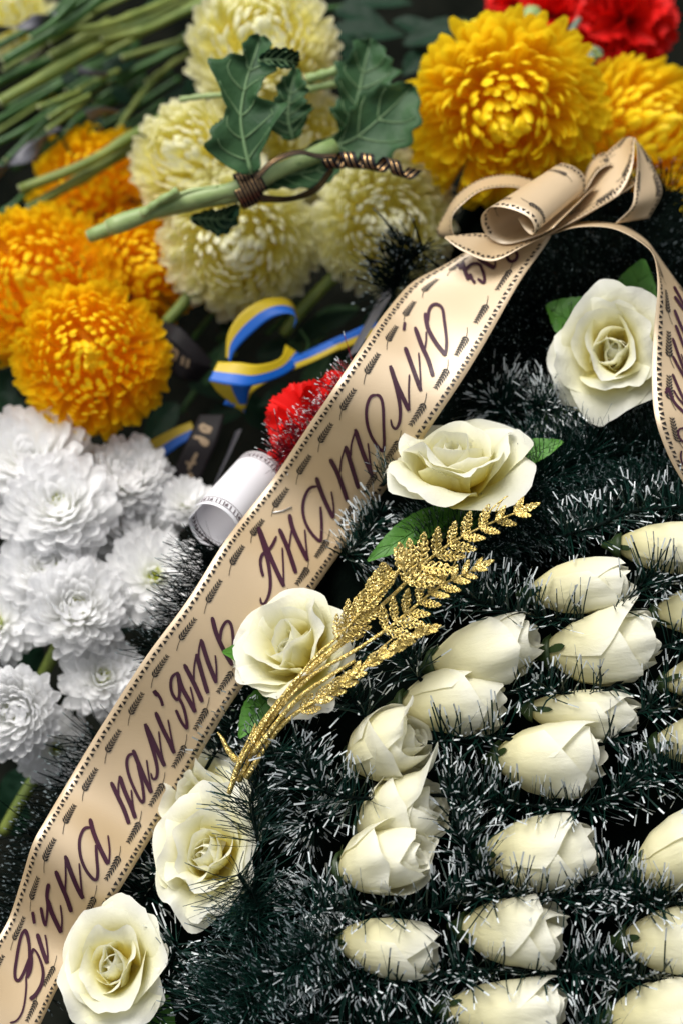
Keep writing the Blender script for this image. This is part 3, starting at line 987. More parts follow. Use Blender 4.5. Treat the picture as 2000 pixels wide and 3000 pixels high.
def letter(strokes, bvh, parent, mat, lift, root=None):
    V, F = [], []
    for si, (pts, w0, w1) in enumerate(strokes):
        a, b = stroke_poly(pts, w0, w1)
        ok = True
        vs_ = []
        for p0, p1 in zip(a, b):
            for q in (p0, p1):
                dr = (P(q[0], q[1], 0) - CAM).normalized()
                hit, nn, _, _ = bvh.ray_cast(CAM, dr)
                if hit is None:
                    ok = False
                    break
                if nn.dot(dr) > 0:
                    nn = -nn
                vs_.append(hit + nn * (lift + 0.00003 * si))
            if not ok:
                break
        m = len(vs_) // 2
        o = len(V)
        V += vs_[:2 * m]
        for k in range(m - 1):
            F.append((o + 2 * k, o + 2 * k + 1, o + 2 * k + 3, o + 2 * k + 2))
    if F:
        return obj('letter', at_world(root or parent, V), F, mat, parent, smooth=False)

def zz(ox, oy, s, K=13.0, N=5.6):
    def f(*strokes):
        res = []
        for kind, pts in strokes:
            w = {'k': (K, K), 'n': (N, N), 'd': (K * .7, K * .7), 'kn': (K, N), 'nk': (N, K)}[kind]
            res.append(([(ox + x / s, oy + y / s) for x, y in pts], w[0], w[1]))
        return res
    return f
a_ = zz(0, 2350, 3.136)
b_ = zz(200, 1900, 2.613)
c_ = zz(400, 1750, 1.96)
d_ = zz(600, 1300, 2.613)
e_ = zz(950, 750, 2.613)
LET = [
    a_(('kn', [(225, 1165), (250, 1215), (266, 1300), (270, 1400), (262, 1500), (242, 1620)]), ('n', [(238, 1600), (240, 1700), (228, 1830), (200, 1940), (150, 2010), (90, 2030)]),
       ('d', [(228, 1165), (195, 1230), (170, 1330), (150, 1450), (136, 1560), (143, 1630), (178, 1638), (218, 1570), (265, 1450), (308, 1345)]),
       ('nk', [(308, 1345), (345, 1400), (380, 1490), (396, 1580), (380, 1680), (330, 1770), (275, 1818)]), ('d', [(245, 1620), (275, 1560), (288, 1480), (285, 1400)])),
    a_(('k', [(345, 1205), (375, 1310), (410, 1420), (436, 1485)]), ('n', [(434, 1480), (440, 1400), (428, 1280), (418, 1215)]), ('d', [(304, 1000), (312, 1060), (320, 1112)])),
    a_(('d', [(380, 960), (395, 1040), (410, 1100), (426, 1135)]), ('kn', [(452, 742), (436, 850), (442, 960), (428, 1120)]), ('k', [(438, 880), (480, 1010), (530, 1120), (568, 1195)]), ('n', [(568, 1190), (574, 1080), (560, 940)])),
    a_(('k', [(515, 625), (560, 740), (615, 870), (660, 1005)]), ('n', [(600, 860), (608, 700), (602, 500)]), ('k', [(600, 488), (655, 640), (715, 780), (770, 882)]), ('n', [(766, 876), (748, 740), (730, 560)])),
    a_(('d', [(835, 235), (775, 248), (738, 320), (730, 410), (748, 520), (792, 620), (850, 695), (890, 708), (900, 640), (890, 520), (880, 395)]), ('k', [(825, 155), (860, 290), (920, 430), (992, 572)]), ('n', [(1000, 570), (1006, 450), (990, 310)])),
    b_(('k', [(330, 1020), (380, 1130), (430, 1240), (465, 1345)]), ('n', [(388, 1130), (385, 1050), (395, 978)]), ('k', [(395, 972), (430, 1080), (480, 1200), (515, 1300)]), ('n', [(512, 1290), (494, 1180), (484, 1080)])),
    b_(('d', [(510, 800), (465, 818), (450, 880), (470, 980), (520, 1100), (562, 1172), (580, 1155), (570, 1050), (548, 950), (530, 870)]), ('k', [(497, 772), (540, 880), (590, 1000), (640, 1105)]), ('n', [(640, 1090), (618, 970), (602, 850)])),
    b_(('nk', [(634, 950), (648, 995), (676, 985), (682, 910), (650, 770), (590, 572)]), ('k', [(590, 575), (640, 680), (690, 790), (740, 900)]), ('n', [(737, 890), (712, 770), (695, 630)]), ('k', [(670, 482), (720, 600), (770, 700), (815, 800)]), ('n', [(815, 790), (788, 660), (766, 540)])),
    b_(('k', [(657, 318), (672, 340), (690, 356)]), ('d', [(675, 330), (708, 380), (726, 436)])),
    b_(('d', [(835, 180), (795, 220), (786, 285), (800, 345), (832, 388), (850, 365), (852, 300), (838, 200)]), ('k', [(835, 175), (870, 290), (930, 400), (976, 486)]), ('n', [(976, 475), (955, 370), (936, 290)]), ('d', [(848, 370), (885, 450), (908, 550), (912, 615)]), ('d', [(914, 616), (870, 560), (826, 466)])),
    c_(('k', [(274, 382), (330, 490), (380, 600)]), ('n', [(330, 480), (332, 400), (345, 325)]), ('k', [(345, 322), (375, 430), (411, 550)]), ('n', [(362, 400), (358, 310), (370, 242)]), ('k', [(370, 238), (410, 365), (460, 490)]), ('n', [(460, 486), (460, 410), (453, 330)])),
    c_(('k', [(434, 112), (458, 205), (500, 300), (552, 390)]), ('d', [(478, 262), (488, 185), (518, 138), (543, 158), (555, 240), (553, 330)])),
    d_(('nk', [(424, 1178), (432, 1220), (462, 1218), (494, 1140), (500, 1040), (480, 900), (440, 760), (408, 645)]), ('k', [(408, 640), (470, 800), (540, 960), (605, 1095)]), ('n', [(602, 1085), (598, 950), (590, 800)]), ('d', [(546, 712), (515, 780), (475, 830), (440, 850), (424, 900), (430, 960), (445, 1018)])),
    d_(('k', [(567, 652), (630, 800), (695, 995)]), ('n', [(640, 820), (650, 740), (662, 660)]), ('k', [(645, 540), (668, 645), (722, 772), (785, 900)]), ('n', [(783, 890), (772, 780), (762, 660)])),
    d_(('d', [(870, 320), (805, 338), (763, 410), (748, 500), (766, 600), (815, 688), (878, 748), (890, 700), (892, 600), (885, 480)]), ('k', [(855, 252), (890, 360), (940, 480), (985, 570)]), ('n', [(984, 560), (986, 480), (970, 360)])),
    d_(('k', [(960, 112), (1020, 230), (1092, 440)]), ('n', [(1036, 215), (1045, 120), (1078, 15)]), ('k', [(1075, 12), (1120, 160), (1175, 340)]), ('n', [(1115, 90), (1120, 0), (1150, -100)]), ('k', [(1148, -118), (1205, 60), (1280, 245)]), ('n', [(1278, 240), (1262, 120), (1246, -10)])),
    e_(('d', [(405, 1062), (350, 1080), (320, 1170), (328, 1290), (370, 1400), (440, 1488), (456, 1440), (452, 1300), (445, 1150), (425, 1080), (392, 1062)])),
    e_(('nk', [(505, 1248), (518, 1300), (548, 1318), (574, 1260), (575, 1150), (545, 1000), (500, 842)]), ('k', [(500, 845), (540, 960), (590, 1070), (646, 1185)]), ('n', [(648, 1170), (642, 1040), (646, 910)])),
    e_(('k', [(613, 702), (660, 830), (735, 1035)]), ('n', [(735, 1020), (728, 880), (718, 745)]), ('d', [(613, 512), (604, 576)])),
    e_(('k', [(690, 548), (740, 690), (790, 800), (828, 925)]), ('n', [(764, 720), (775, 650), (776, 585)]), ('k', [(768, 440), (790, 560), (850, 670), (925, 765)]), ('d', [(925, 765), (932, 650), (915, 500), (900, 410), (860, 376), (820, 386), (796, 430), (786, 520)])),
    e_(('d', [(1012, 66), (1040, 88), (1066, 100)]), ('d', [(1068, 48), (1045, 80), (1030, 105)]), ('k', [(1056, 62), (1078, 130), (1102, 188)]), ('d', [(1074, 115), (1125, 68), (1180, 68), (1208, 115), (1224, 185), (1212, 208), (1170, 180)]), ('d', [(1112, 140), (1130, 185), (1152, 214)])),
    e_(('k', [(1170, 18), (1235, 62), (1302, 98)]), ('n', [(1302, 95), (1306, 60), (1300, 30)])),
    e_(('d', [(1400, -30), (1395, 15), (1425, 48), (1462, 34), (1474, 0), (1460, -30)])),
]
for st in LET:
    letter(st, bv, tail1, M['ink'], 0.0006, ribbon)
# staple
def staple():
    pts = [(800, 1502), (828, 1497), (855, 1485)]
    path = []
    for q in pts:
        dr = (P(q[0], q[1], 0) - CAM).normalized()
        hit, nn, _, _ = bv.ray_cast(CAM, dr)
        path.append(hit - dr * 0.0006)
    V, F, _ = tube(path, 0.00042, 6)
    obj('staple', at_world(ribbon, V), F, M['staple'], ribbon)
staple()

# the second tail arching over to the right edge
U_L = [(1600, 692, -.070), (1681, 667, -.062), (1767, 665, -.055), (1824, 681, -.050), (1882, 715, -.044), (1912, 748, -.038), (1923, 800, -.030), (1924, 859, -.026),
       (1914, 971, -.026), (1908, 1083, -.022), (1911, 1178, -.016), (1922, 1242, -.012), (1944, 1306, -.012), (1970, 1363, -.014), (2015, 1440, -.018)]
U_R = [(1622, 672, -.082), (1690, 652, -.088), (1772, 651, -.090), (1838, 668, -.088), (1890, 702, -.078), (1922, 742, -.066), (1990, 835, -.058), (2070, 930, -.050),
       (2150, 1030, -.044), (2185, 1120, -.036), (2190, 1200, -.028), (2195, 1270, -.028), (2205, 1340, -.032), (2225, 1400, -.036), (2260, 1480, -.040)]
G2 = make_strip(U_L, U_R, 110, 11)
tail2 = strip_obj('ribbon_tail', G2, M['ribbon'], ribbon)
S2 = Surf(G2)
pb = print_mesh('printed_border', border_polys(S2, 0.045, S2.len - 0.004), S2, ribbon, M['print'])
pb.parent = tail2
bv2 = BVHTree.FromPolygons([Vector(v) for v in G2.reshape(-1, 3)], [tuple(f) for f in grid_faces(11, 110)])
f_ = zz(1600, 700, 3.136, 8.5, 4.0)
for st in [
    f_(('kn', [(1160, 440), (1205, 520), (1254, 610), (1300, 690)]), ('k', [(1165, 530), (1215, 600), (1290, 700)])),
    f_(('k', [(1165, 650), (1205, 750), (1254, 860), (1310, 980)]), ('n', [(1310, 980), (1290, 900), (1270, 830)]), ('k', [(1175, 790), (1215, 890), (1254, 990), (1310, 1100)])),
    f_(('k', [(1150, 910), (1195, 1040), (1254, 1200), (1300, 1310)]), ('n', [(1300, 1300), (1270, 1180), (1230, 1060)]), ('k', [(1150, 1075), (1200, 1170), (1254, 1265), (1310, 1370)])),
    f_(('k', [(1150, 1242), (1195, 1350), (1254, 1480), (1310, 1600)]), ('d', [(1160, 1392), (1200, 1460), (1254, 1525), (1310, 1600)])),
    f_(('k', [(1085, 1395), (1115, 1382), (1140, 1450), (1180, 1520), (1254, 1595), (1310, 1660)]), ('k', [(1080, 1420), (1110, 1400), (1130, 1395)])),
    f_(('d', [(1300, 1745), (1250, 1740), (1212, 1752), (1202, 1790), (1222, 1838), (1262, 1870), (1310, 1880)])),
    f_(('d', [(1235, 1945), (1225, 1990), (1240, 2060), (1290, 2110)])),
]:
    letter(st, bv2, tail2, M['ink'], 0.0006, ribbon)

# bow
def bow_piece(name, E1, E2, border=(0.004, None), left=True, right=True, n=60, side=1, sprigs=True, bulge=0.0):
    g = make_strip(E1, E2, n, 9, bulge)
    o = strip_obj(name, g, M['ribbon'], ribbon)
    s = Surf(g)
    pm = print_mesh('printed_border', border_polys(s, border[0], border[1] or s.len - 0.002, left, right, sprigs), s, ribbon, M['print'])
    pm.parent = o
    return o

def roll_loop():
    mouth = [(1515, 640), (1536, 672), (1557, 688), (1564, 668), (1548, 638), (1508, 617), (1465, 607), (1432, 609), (1409, 633), (1412, 667), (1428, 692), (1458, 711), (1492, 714), (1540, 702), (1585, 686), (1618, 668)]
    E1 = [(x, y, -.058 + 0.012 * math.sin(i * .45)) for i, (x, y) in enumerate(mouth)]
    cx, cy = 1490, 660
    E2 = []
    for i, (x, y) in enumerate(mouth):
        E2.append((1690 + (x - cx) * 0.62 - 20, 548 + (y - cy) * 0.95 - 18, -.098 + 0.010 * math.sin(i * .45)))
    bow_piece('bow_loop', E1, E2, n=80, border=(0.012, 0.062))
roll_loop()
bow_piece('bow_loop', [(1300, 697, -.062), (1355, 736, -.058), (1440, 765, -.056), (1530, 723, -.058), (1600, 690, -.062), (1700, 636, -.070), (1790, 585, -.080), (1860, 540, -.092)],
          [(1304, 692, -.066), (1400, 684, -.074), (1480, 690, -.080), (1560, 676, -.084), (1615, 655, -.086), (1700, 612, -.092), (1785, 560, -.100), (1850, 522, -.106)], sprigs=False)
bow_piece('bow_loop', [(1600, 690, -.070), (1480, 725, -.080), (1345, 705, -.080), (1322, 640, -.078), (1360, 592, -.080), (1416, 556, -.086), (1496, 548, -.096), (1570, 566, -.100)],
          [(1600, 672, -.108), (1440, 700, -.116), (1284, 692, -.112), (1306, 618, -.112), (1346, 563, -.112), (1410, 524, -.114), (1490, 512, -.120), (1570, 530, -.122)], sprigs=False)
bow_piece('bow_loop', [(1640, 655, -.084), (1690, 600, -.088), (1722, 545, -.094), (1752, 500, -.100), (1790, 485, -.104), (1815, 520, -.102), (1800, 570, -.096), (1740, 610, -.088)],
          [(1650, 640, -.112), (1700, 560, -.118), (1720, 490, -.124), (1755, 452, -.130), (1800, 452, -.134), (1835, 490, -.130), (1825, 540, -.124), (1765, 596, -.116)])
bow_piece('bow_loop', [(1640, 640, -.104), (1690, 560, -.110), (1745, 480, -.116), (1800, 425, -.120), (1840, 401, -.118), (1880, 432, -.108), (1918, 500, -.100), (1938, 565, -.094), (1900, 640, -.088)],
          [(1660, 665, -.076), (1740, 616, -.078), (1815, 566, -.084), (1850, 490, -.092), (1858, 404, -.100), (1866, 470, -.090), (1858, 545, -.080), (1848, 606, -.072), (1800, 655, -.070)])

# ------------------------------------------------------------------ golden fern spray
fern = thing('golden_fern', 'gold glitter artificial fern spray lying across the wreath beside the ribbon', 'fern', Matrix.Translation(P(680, 2310, 0.012)))

def pinna(L, W, seed, lace=True, teeth=7):
    nx, ny = 36, 12
    rs = random.Random(seed)
    V, F = [], []
    for j in range(ny + 1):
        for i in range(nx + 1):
            x = i / nx
            u = -1 + 2 * j / ny
            h = W * (math.sin(PI * (0.06 + 0.92 * x ** 0.85)) ** 0.8) * (0.66 + 0.38 * abs(math.sin(teeth * PI * x + (0.6 if u > 0 else 0))))
            V.append((L * x + 0.16 * abs(u) * h, u * h, 0.10 * abs(u) * h + 0.00012 * rs.uniform(-1, 1) + 0.15 * L * (x - .3) ** 2))
    for j in range(ny):
        for i in range(nx):
            x = (i + .5) / nx
            u = abs(-1 + 2 * (j + .5) / ny)
            hole = False
            if lace:
                xx = (x - 0.10 * u) * teeth * 1.35
                fx = xx - math.floor(xx)
                if 0.12 < x < 0.90 and 0.24 < u < 0.76 and 0.30 < fx < 0.74 and rs.random() > 0.06:
                    hole = True
                if 0.2 < x < 0.8 and 0.82 < u < 0.94 and 0.38 < fx < 0.66:
                    hole = False
            if not hole:
                a = j * (nx + 1) + i
                F.append((a, a + 1, a + nx + 2, a + nx + 1))
    return V, F

def put_pinna(base, tip, W, seed, lace=True, teeth=7, facing=None):
    x = tip - base
    L = x.length
    x.normalize()
    z = facing or NEAR
    z = (z - x * z.dot(x)).normalized()
    y = z.cross(x)
    m = Matrix((x, y, z)).transposed().to_4x4()
    m.translation = base
    V, F = pinna(L, W, seed, lace, teeth)
    o = obj('leaflet', V, F, M['gold'], fern)
    o.matrix_basis = fern.matrix_world.inverted() @ m
    s = o.modifiers.new('thickness', 'SOLIDIFY')
    s.thickness = 0.0006
    s.offset = 0

def gd(px, py):      # the spray rises off the wreath toward its tips
    return float(np.interp(px, [620, 900, 1150, 1600], [0.014, 0.022, 0.024, 0.014])) 

def gpath(pts, r0, r1, name='stalk', dz=0.0):
    path = spline([P(x, y, gd(x, y) + dz + (q[0] if q else 0)) for (x, y, *q) in pts], 30)
    rs = np.random.RandomState(len(pts) * 7 + int(pts[0][0]))
    V, F, _ = tube(path, [.72 * (r0 + (r1 - r0) * f) * rs.uniform(.85, 1.15) for f in np.linspace(0, 1, 30)], 8)
    obj(name, at_world(fern, V), F, M['gold'], fern)

gpath([(672, 2325), (740, 2160), (880, 1985), (1010, 1870), (1110, 1780), (1180, 1715), (1235, 1655), (1330, 1585), (1430, 1535), (1560, 1482)], 0.0019, 0.0006)
gpath([(700, 2290), (780, 2130), (900, 1990), (1040, 1905), (1150, 1830), (1270, 1730), (1340, 1690), (1440, 1644)], 0.0018, 0.0005, dz=.003)
gpath([(690, 2260), (800, 2080), (920, 1930), (985, 1870), (1060, 1790), (1140, 1712)], 0.0015, 0.0006, dz=.005)
gpath([(720, 2280), (830, 2120), (980, 2020), (1100, 1930), (1200, 1870), (1284, 1834)], 0.0020, 0.0006, dz=.004)
gpath([(1150, 1705), (1175, 1655), (1195, 1612), (1230, 1640)], 0.0008, 0.0005)
gpath([(1000, 2010), (1080, 1930), (1160, 1860), (1165, 1840)], 0.0007, 0.0005, dz=.004)
gpath([(1300, 1700), (1325, 1660), (1335, 1636)], 0.0006, 0.0004)
gpath([(1410, 1530), (1440, 1490), (1475, 1460), (1487, 1453)], 0.0006, 0.0004)
gpath([(1450, 1500), (1462, 1476), (1478, 1456)], 0.0005, 0.0004)
gpath([(670, 2325), (700, 2230), (742, 2140), (748, 2120)], 0.0016, 0.0005, dz=.006)
gpath([(695, 2230), (670, 2200), (652, 2165), (638, 2145)], 0.0024, 0.0006, dz=.004)
gpath([(705, 2235), (725, 2195), (737, 2172)], 0.0013, 0.0004, dz=.008)
gpath([(750, 2180), (850, 2030), (940, 1940), (1050, 1850)], 0.0016, 0.0009, dz=.002)
gpath([(740, 2210), (860, 2060), (960, 1985), (1040, 1935)], 0.0019, 0.0011, dz=.006)

rs_ = random.Random(5)
def frond(pts, n, l0, l1, ang, wr, seed, sides=(1, -1), up=1.0):
    """leaflets in two ranks along the upper part of a stalk, shorter toward its tip"""
    c = spline([(x, y, 0) for x, y in pts], 40)[:, :2]
    tg = np.gradient(c, axis=0)
    for k in range(n):
        f = (k + .3) / n
        q = int(f * 39)
        t = tg[q] / np.linalg.norm(tg[q])
        for sd in sides:
            ln = (l0 + (l1 - l0) * f) * (1.0 if sd > 0 else up) * rs_.uniform(.88, 1.12)
            a = R_(ang * (1 - .35 * f) + rs_.uniform(-6, 6)) * sd
            dx, dy = t[0] * math.cos(a) + t[1] * math.sin(a), -t[0] * math.sin(a) + t[1] * math.cos(a)
            z0 = gd(*c[q]) + .004 + rs_.uniform(-.001, .0015)
            put_pinna(P(c[q][0], c[q][1], z0), P(c[q][0] + dx * ln, c[q][1] + dy * ln, z0 + rs_.uniform(-.003, .003)), MM(ln * wr), seed + k * 2 + (sd > 0), ln > 60, 5,
                      facing=VD(rs_.uniform(-.3, .3), rs_.uniform(.05, .4), .9))
    t = tg[-1] / np.linalg.norm(tg[-1])
    e = c[-1]
    put_pinna(P(e[0] - t[0] * 50, e[1] - t[1] * 50, gd(*e) + .004), P(e[0] + t[0] * 22, e[1] + t[1] * 22, gd(*e) + .004), MM(12), seed + 99, False, 5)
frond([(1185, 1710), (1235, 1655), (1330, 1588), (1430, 1535), (1560, 1482)], 9, 118, 46, 50, .20, 500)
frond([(1120, 1852), (1190, 1790), (1270, 1730), (1340, 1690), (1425, 1650)], 9, 88, 36, 52, .20, 540)
frond([(985, 1880), (1030, 1825), (1070, 1770), (1125, 1690)], 9, 84, 64, 36, .18, 580)
frond([(880, 2085), (990, 2010), (1100, 1930), (1200, 1870), (1270, 1840)], 12, 64, 36, 24, .22, 620)
frond([(1150, 1705), (1178, 1655), (1195, 1625)], 3, 62, 50, 60, .18, 660, sides=(1,))

# ------------------------------------------------------------------ chrysanthemums
def mum_petal(seed, curl=0.9, cup=0.5, wid=0.16, tipw=1.0, nu=5, nv=8, tail=0.45):
    rs = random.Random(seed)
    V, T = [], []
    x = z = 0.0
    cs, cw = rs.uniform(.85, 1.15), rs.uniform(-.12, .12)
    for j in range(nv):
        v = j / (nv - 1)
        ph = curl * cs * (v ** 1.4) - 0.25
        if j:
            x += math.sin(ph) / (nv - 1)
            z += math.cos(ph) / (nv - 1)
        w_ = wid * (tail + (1 - tail) * min(1, v / 0.7)) * math.sqrt(max(0.06, 1 - max(0, (v - 0.72) / 0.30) ** 2.4)) * tipw
        for i in range(nu):
            u = -1 + 2 * i / (nu - 1)
            y = u * w_
            dx = cup * u * u * w_
            V.append((x + dx * math.cos(ph), y + cw * v * v * 0.4, z - dx * math.sin(ph)))
            T.append(v)
    return V, grid_faces(nu, nv), {'t': T}

MUMS = {}
def petal_set(key, mat, **kw):
    if (key, mat) not in MUMS:
        L = []
        for k in range(5):
            V, F, A = mum_petal(k * 13 + 1, **kw)
            me = new_mesh('petal', V, F, A)
            me.materials.append(M[mat])
            L.append(me)
        MUMS[(key, mat)] = L
    return MUMS[(key, mat)]

STY = ['daisy', 'daisy2', 'daisy3']
def chrysanthemum(px, py, Rpx, d, axis, mat, label, group, seed, n=170, maxpol=122, style='ball', squash=0.85, stem=None, heart=False, roll=None, name='chrysanthemum'):
    rs = random.Random(seed)
    R = MM(Rpx, d)
    t = thing(name, label, 'chrysanthemum', frame(P(px, py, d), VD(*axis), rs.uniform(0, 6) if roll is None else roll), group)
    ms = {
        'ball': lambda f: petal_set('ball', mat, curl=1.4, cup=0.6, wid=0.080),
        'tight': lambda f: petal_set('tight', mat, curl=1.5, cup=0.6, wid=0.060),
        'loose': lambda f: petal_set('loose', mat, curl=1.3, cup=0.6, wid=0.082),
        'daisy2': lambda f: petal_set('daisy2', mat, curl=1.15, cup=0.5, wid=0.135, tail=0.4),
        'daisy3': lambda f: petal_set('daisy3', mat, curl=0.55, cup=0.3, wid=0.15, tail=0.35),
        'daisy': lambda f: petal_set('daisy', mat, curl=0.85, cup=0.35, wid=0.165, tail=0.4),
    }[style]
    reflex = petal_set('reflex', mat, curl=-0.4, cup=0.4, wid=0.11)
    n = int(n * (2.0 if style == 'loose' else 1.75 if style not in STY else 1.55))
    cz = 1 - math.cos(R_(maxpol))
    base = {'ball': .54, 'tight': .58, 'loose': .44}.get(style, .10)
    inv = t.matrix_world.to_3x3().inverted()
    view = (inv @ (CAM - t.matrix_world.translation)).normalized()
    for k in range(n):
        f = (k + 0.5) / n
        pol = math.acos(1 - f * cz)
        az = k * 2.39996 + rs.uniform(-.16, .16)
        pol2 = pol + rs.uniform(-.07, .07)
        nv = Vector((math.sin(pol2) * math.cos(az), math.sin(pol2) * math.sin(az), math.cos(pol2)))
        if nv.dot(view) < -0.45:
            continue            # the far side, pressed into the heap
        xv = Vector((-math.cos(pol2) * math.cos(az), -math.cos(pol2) * math.sin(az), math.sin(pol2)))
        yv = nv.cross(xv)
        if style in STY:
            ln = R * (0.34 + 0.66 * min(1, f * 2.4) ** .7) * rs.uniform(.9, 1.08)
            wsc = R * (0.55 + 0.45 * min(1, f * 2.2))
        else:
            ln = R * (1 - base) * 1.22 * rs.uniform(.9, 1.1) * (0.92 + 0.16 * f)
            wsc = R * rs.uniform(.85, 1.15) * (0.75 + 0.35 * f)
        out_ = (style in ('loose', 'ball') and f > 0.86)
        me = (reflex if out_ and rs.random() < .65 else ms(f))[rs.randrange(5)]
        if out_:
            ln *= 1.08
        m = Matrix((xv, yv, nv)).transposed().to_4x4() @ Matrix.Rotation(rs.uniform(-.28, .28), 4, 'Z') @ Matrix.Rotation(rs.uniform(-.08, .08), 4, 'X') @ Matrix.Diagonal((ln, wsc, ln, 1))
        p0 = nv * (base * R)
        m.translation = Vector((p0.x, p0.y, p0.z * squash - (0.12 * R if style not in STY else 0)))
        o = bpy.data.objects.new('petal', me)
        COL.objects.link(o)
        o.parent = t
        o.matrix_basis = m
    # receptacle: shaped knob the petals spring from
    rk = base * R * (1.0 if style not in STY else 1.6)
    V, F, A = tube([(0, 0, -0.55 * rk - .1 * R), (0, 0, -0.2 * rk - .1 * R), (0, 0, 0.3 * rk - .1 * R), (0, 0, 0.7 * rk - .1 * R), (0, 0, 0.9 * rk - .1 * R)], [.3 * rk, .85 * rk, .95 * rk, .6 * rk, .1 * rk], 12)
    obj('receptacle', V, F, M[mat] if style not in STY else M['sepal'], t, {'t': [0.1] * len(V)})
    if heart:
        parts = []
        for k in range(22):
            a, rr = k * 2.4, 0.15 * R * math.sqrt(k / 22)
            x, y = rr * math.cos(a), rr * math.sin(a)
            v_, f__, _ = tube([(x, y, .02 * R), (x, y, .24 * R), (x * 1.1, y * 1.1, .36 * R)], [.022 * R, .030 * R, .012 * R], 5)
            parts.append((v_, f__))
        V, F = merge(parts)
        obj('heart', V, F, M['heart'], t)
    if stem:
        pts = [P(*q) for q in stem]
        V, F, _ = tube(spline(pts, 12), [MM(19, d)] * 11 + [MM(17, d)], 10)
        obj('stem', at_world(t, V), F, M['stem_olive'], t)
    return t

CG = 'cream chrysanthemums in the upper heap'
YG = 'yellow chrysanthemums at the top right'
AG = 'amber chrysanthemums at the left'
WG = 'white spray chrysanthemums at the left'
chrysanthemum(770, 130, 215, -.215, (.05, .25, .95), 'cream', 'highest cream chrysanthemum, behind the tip of the lobed green leaf', CG, 201, 210)
chrysanthemum(555, 465, 185, -.205, (-.45, .15, .85), 'cream', 'cream chrysanthemum left of the lobed leaf, above the cut stem', CG, 202, 180)
chrysanthemum(890, 420, 170, -.245, (.1, .1, .95), 'cream', 'cream chrysanthemum mostly hidden behind the green leaves', CG, 203, 120)
chrysanthemum(700, 715, 225, -.195, (-.05, -.35, .9), 'cream', 'cream chrysanthemum with drooping pointed lower petals, below the cut stem', CG, 204, 230, stem=[(640, 740, -.2), (545, 880, -.2), (485, 950, -.2)])
chrysanthemum(1130, 660, 205, -.190, (.15, -.25, .95), 'cream', 'cream chrysanthemum between the curled black cord and the bow', CG, 205, 220, stem=[(1010, 780, -.2), (900, 890, -.2), (830, 980, -.205)])
chrysanthemum(40, 40, 130, -.36, (.2, .2, .9), 'cream', 'pale blurred chrysanthemum in the top left corner', CG, 206, 90)
chrysanthemum(1480, 340, 275, -.175, (-.04, -.38, .92), 'yellow', 'large bright yellow chrysanthemum above the bow', YG, 211, 210, style='loose')
chrysanthemum(1880, 400, 240, -.225, (.45, .12, .85), 'yellow', 'yellow chrysanthemum behind the bow at the right edge', YG, 212, 190)
chrysanthemum(2030, 640, 130, -.20, (-.2, .1, .95), 'yellow', 'sliver of a yellow chrysanthemum at the right edge beside dark bristles', YG, 213, 90)
chrysanthemum(268, 1050, 225, -.145, (.06, .02, 1), 'amber', 'round amber chrysanthemum in front of the other amber ones', AG, 221, 290, style='tight')
chrysanthemum(110, 840, 245, -.200, (-.1, .1, .95), 'amber', 'amber chrysanthemum at the left edge, behind the round one', AG, 222, 240, style='tight')
chrysanthemum(420, 790, 175, -.225, (.35, .0, .9), 'amber', 'amber chrysanthemum below the end of the cut stem', AG, 223, 150)
chrysanthemum(280, 540, 180, -.275, (.1, .1, .95), 'amber', 'blurred amber chrysanthemum behind the bundle of stems', AG, 224, 130)
chrysanthemum(140, 290, 120, -.42, (0, 0, 1), 'yellow', 'yellow chrysanthemum glimpsed between the stems at upper left', YG, 225, 80)

WH = [
    (95, 1375, 175, -.145, (-.1, .55, .8), 'white chrysanthemum at the left edge just below the round amber one', 0),
    (375, 1410, 130, -.150, (.1, .6, .75), 'white chrysanthemum with upright petals in front of the blue and yellow ribbon end', 0),
    (545, 1480, 80, -.145, (.2, .6, .7), 'small white chrysanthemum beside the printed white ribbon loop', 0),
    (180, 1500, 165, -.125, (-.05, .5, .85), 'broad flat white chrysanthemum, second from the top at left', 1),
    (395, 1560, 135, -.150, (.1, .5, .8), 'white chrysanthemum pushed behind its neighbours in the middle of the white spray', 0),
    (450, 1700, 140, -.115, (.15, .4, .9), 'white chrysanthemum touching the dark bristles left of the ribbon', 1),
    (150, 1680, 150, -.120, (-.05, .45, .88), 'white chrysanthemum above the one with the stem showing', 1),
    (230, 1790, 150, -.100, (.05, .38, .92), 'white chrysanthemum with its green stem showing below', 1),
    (0, 1830, 110, -.115, (-.1, .3, .9), 'white chrysanthemum cut by the left edge with yellow-green heart', 1),
    (300, 1990, 120, -.100, (.2, .35, .9), 'white chrysanthemum with drooping lower petals right beside the ribbon edge', 1),
    (50, 2085, 140, -.085, (-.15, .05, .98), 'white chrysanthemum facing out with a vivid green-yellow heart', 1),
    (160, 2190, 105, -.105, (.25, -.15, .9), 'lowest white chrysanthemum, tucked under the one with the green heart', 1),
]
for k, (x, y, r, dd, ax, lab, ht) in enumerate(WH):
    st = None
    if k == 7:
        st = [(190, 1850, -.105), (150, 1930, -.11), (110, 2010, -.12)]
    if k == 11:
        st = [(110, 2270, -.12), (60, 2350, -.12), (10, 2440, -.125)]
    chrysanthemum(x, y, r * 1.04, dd, ax, 'white', lab, WG, 300 + k, [105, 130, 85][k % 3], [102, 112, 92, 106][k % 4], STY[k % 3], heart=bool(ht), stem=st)

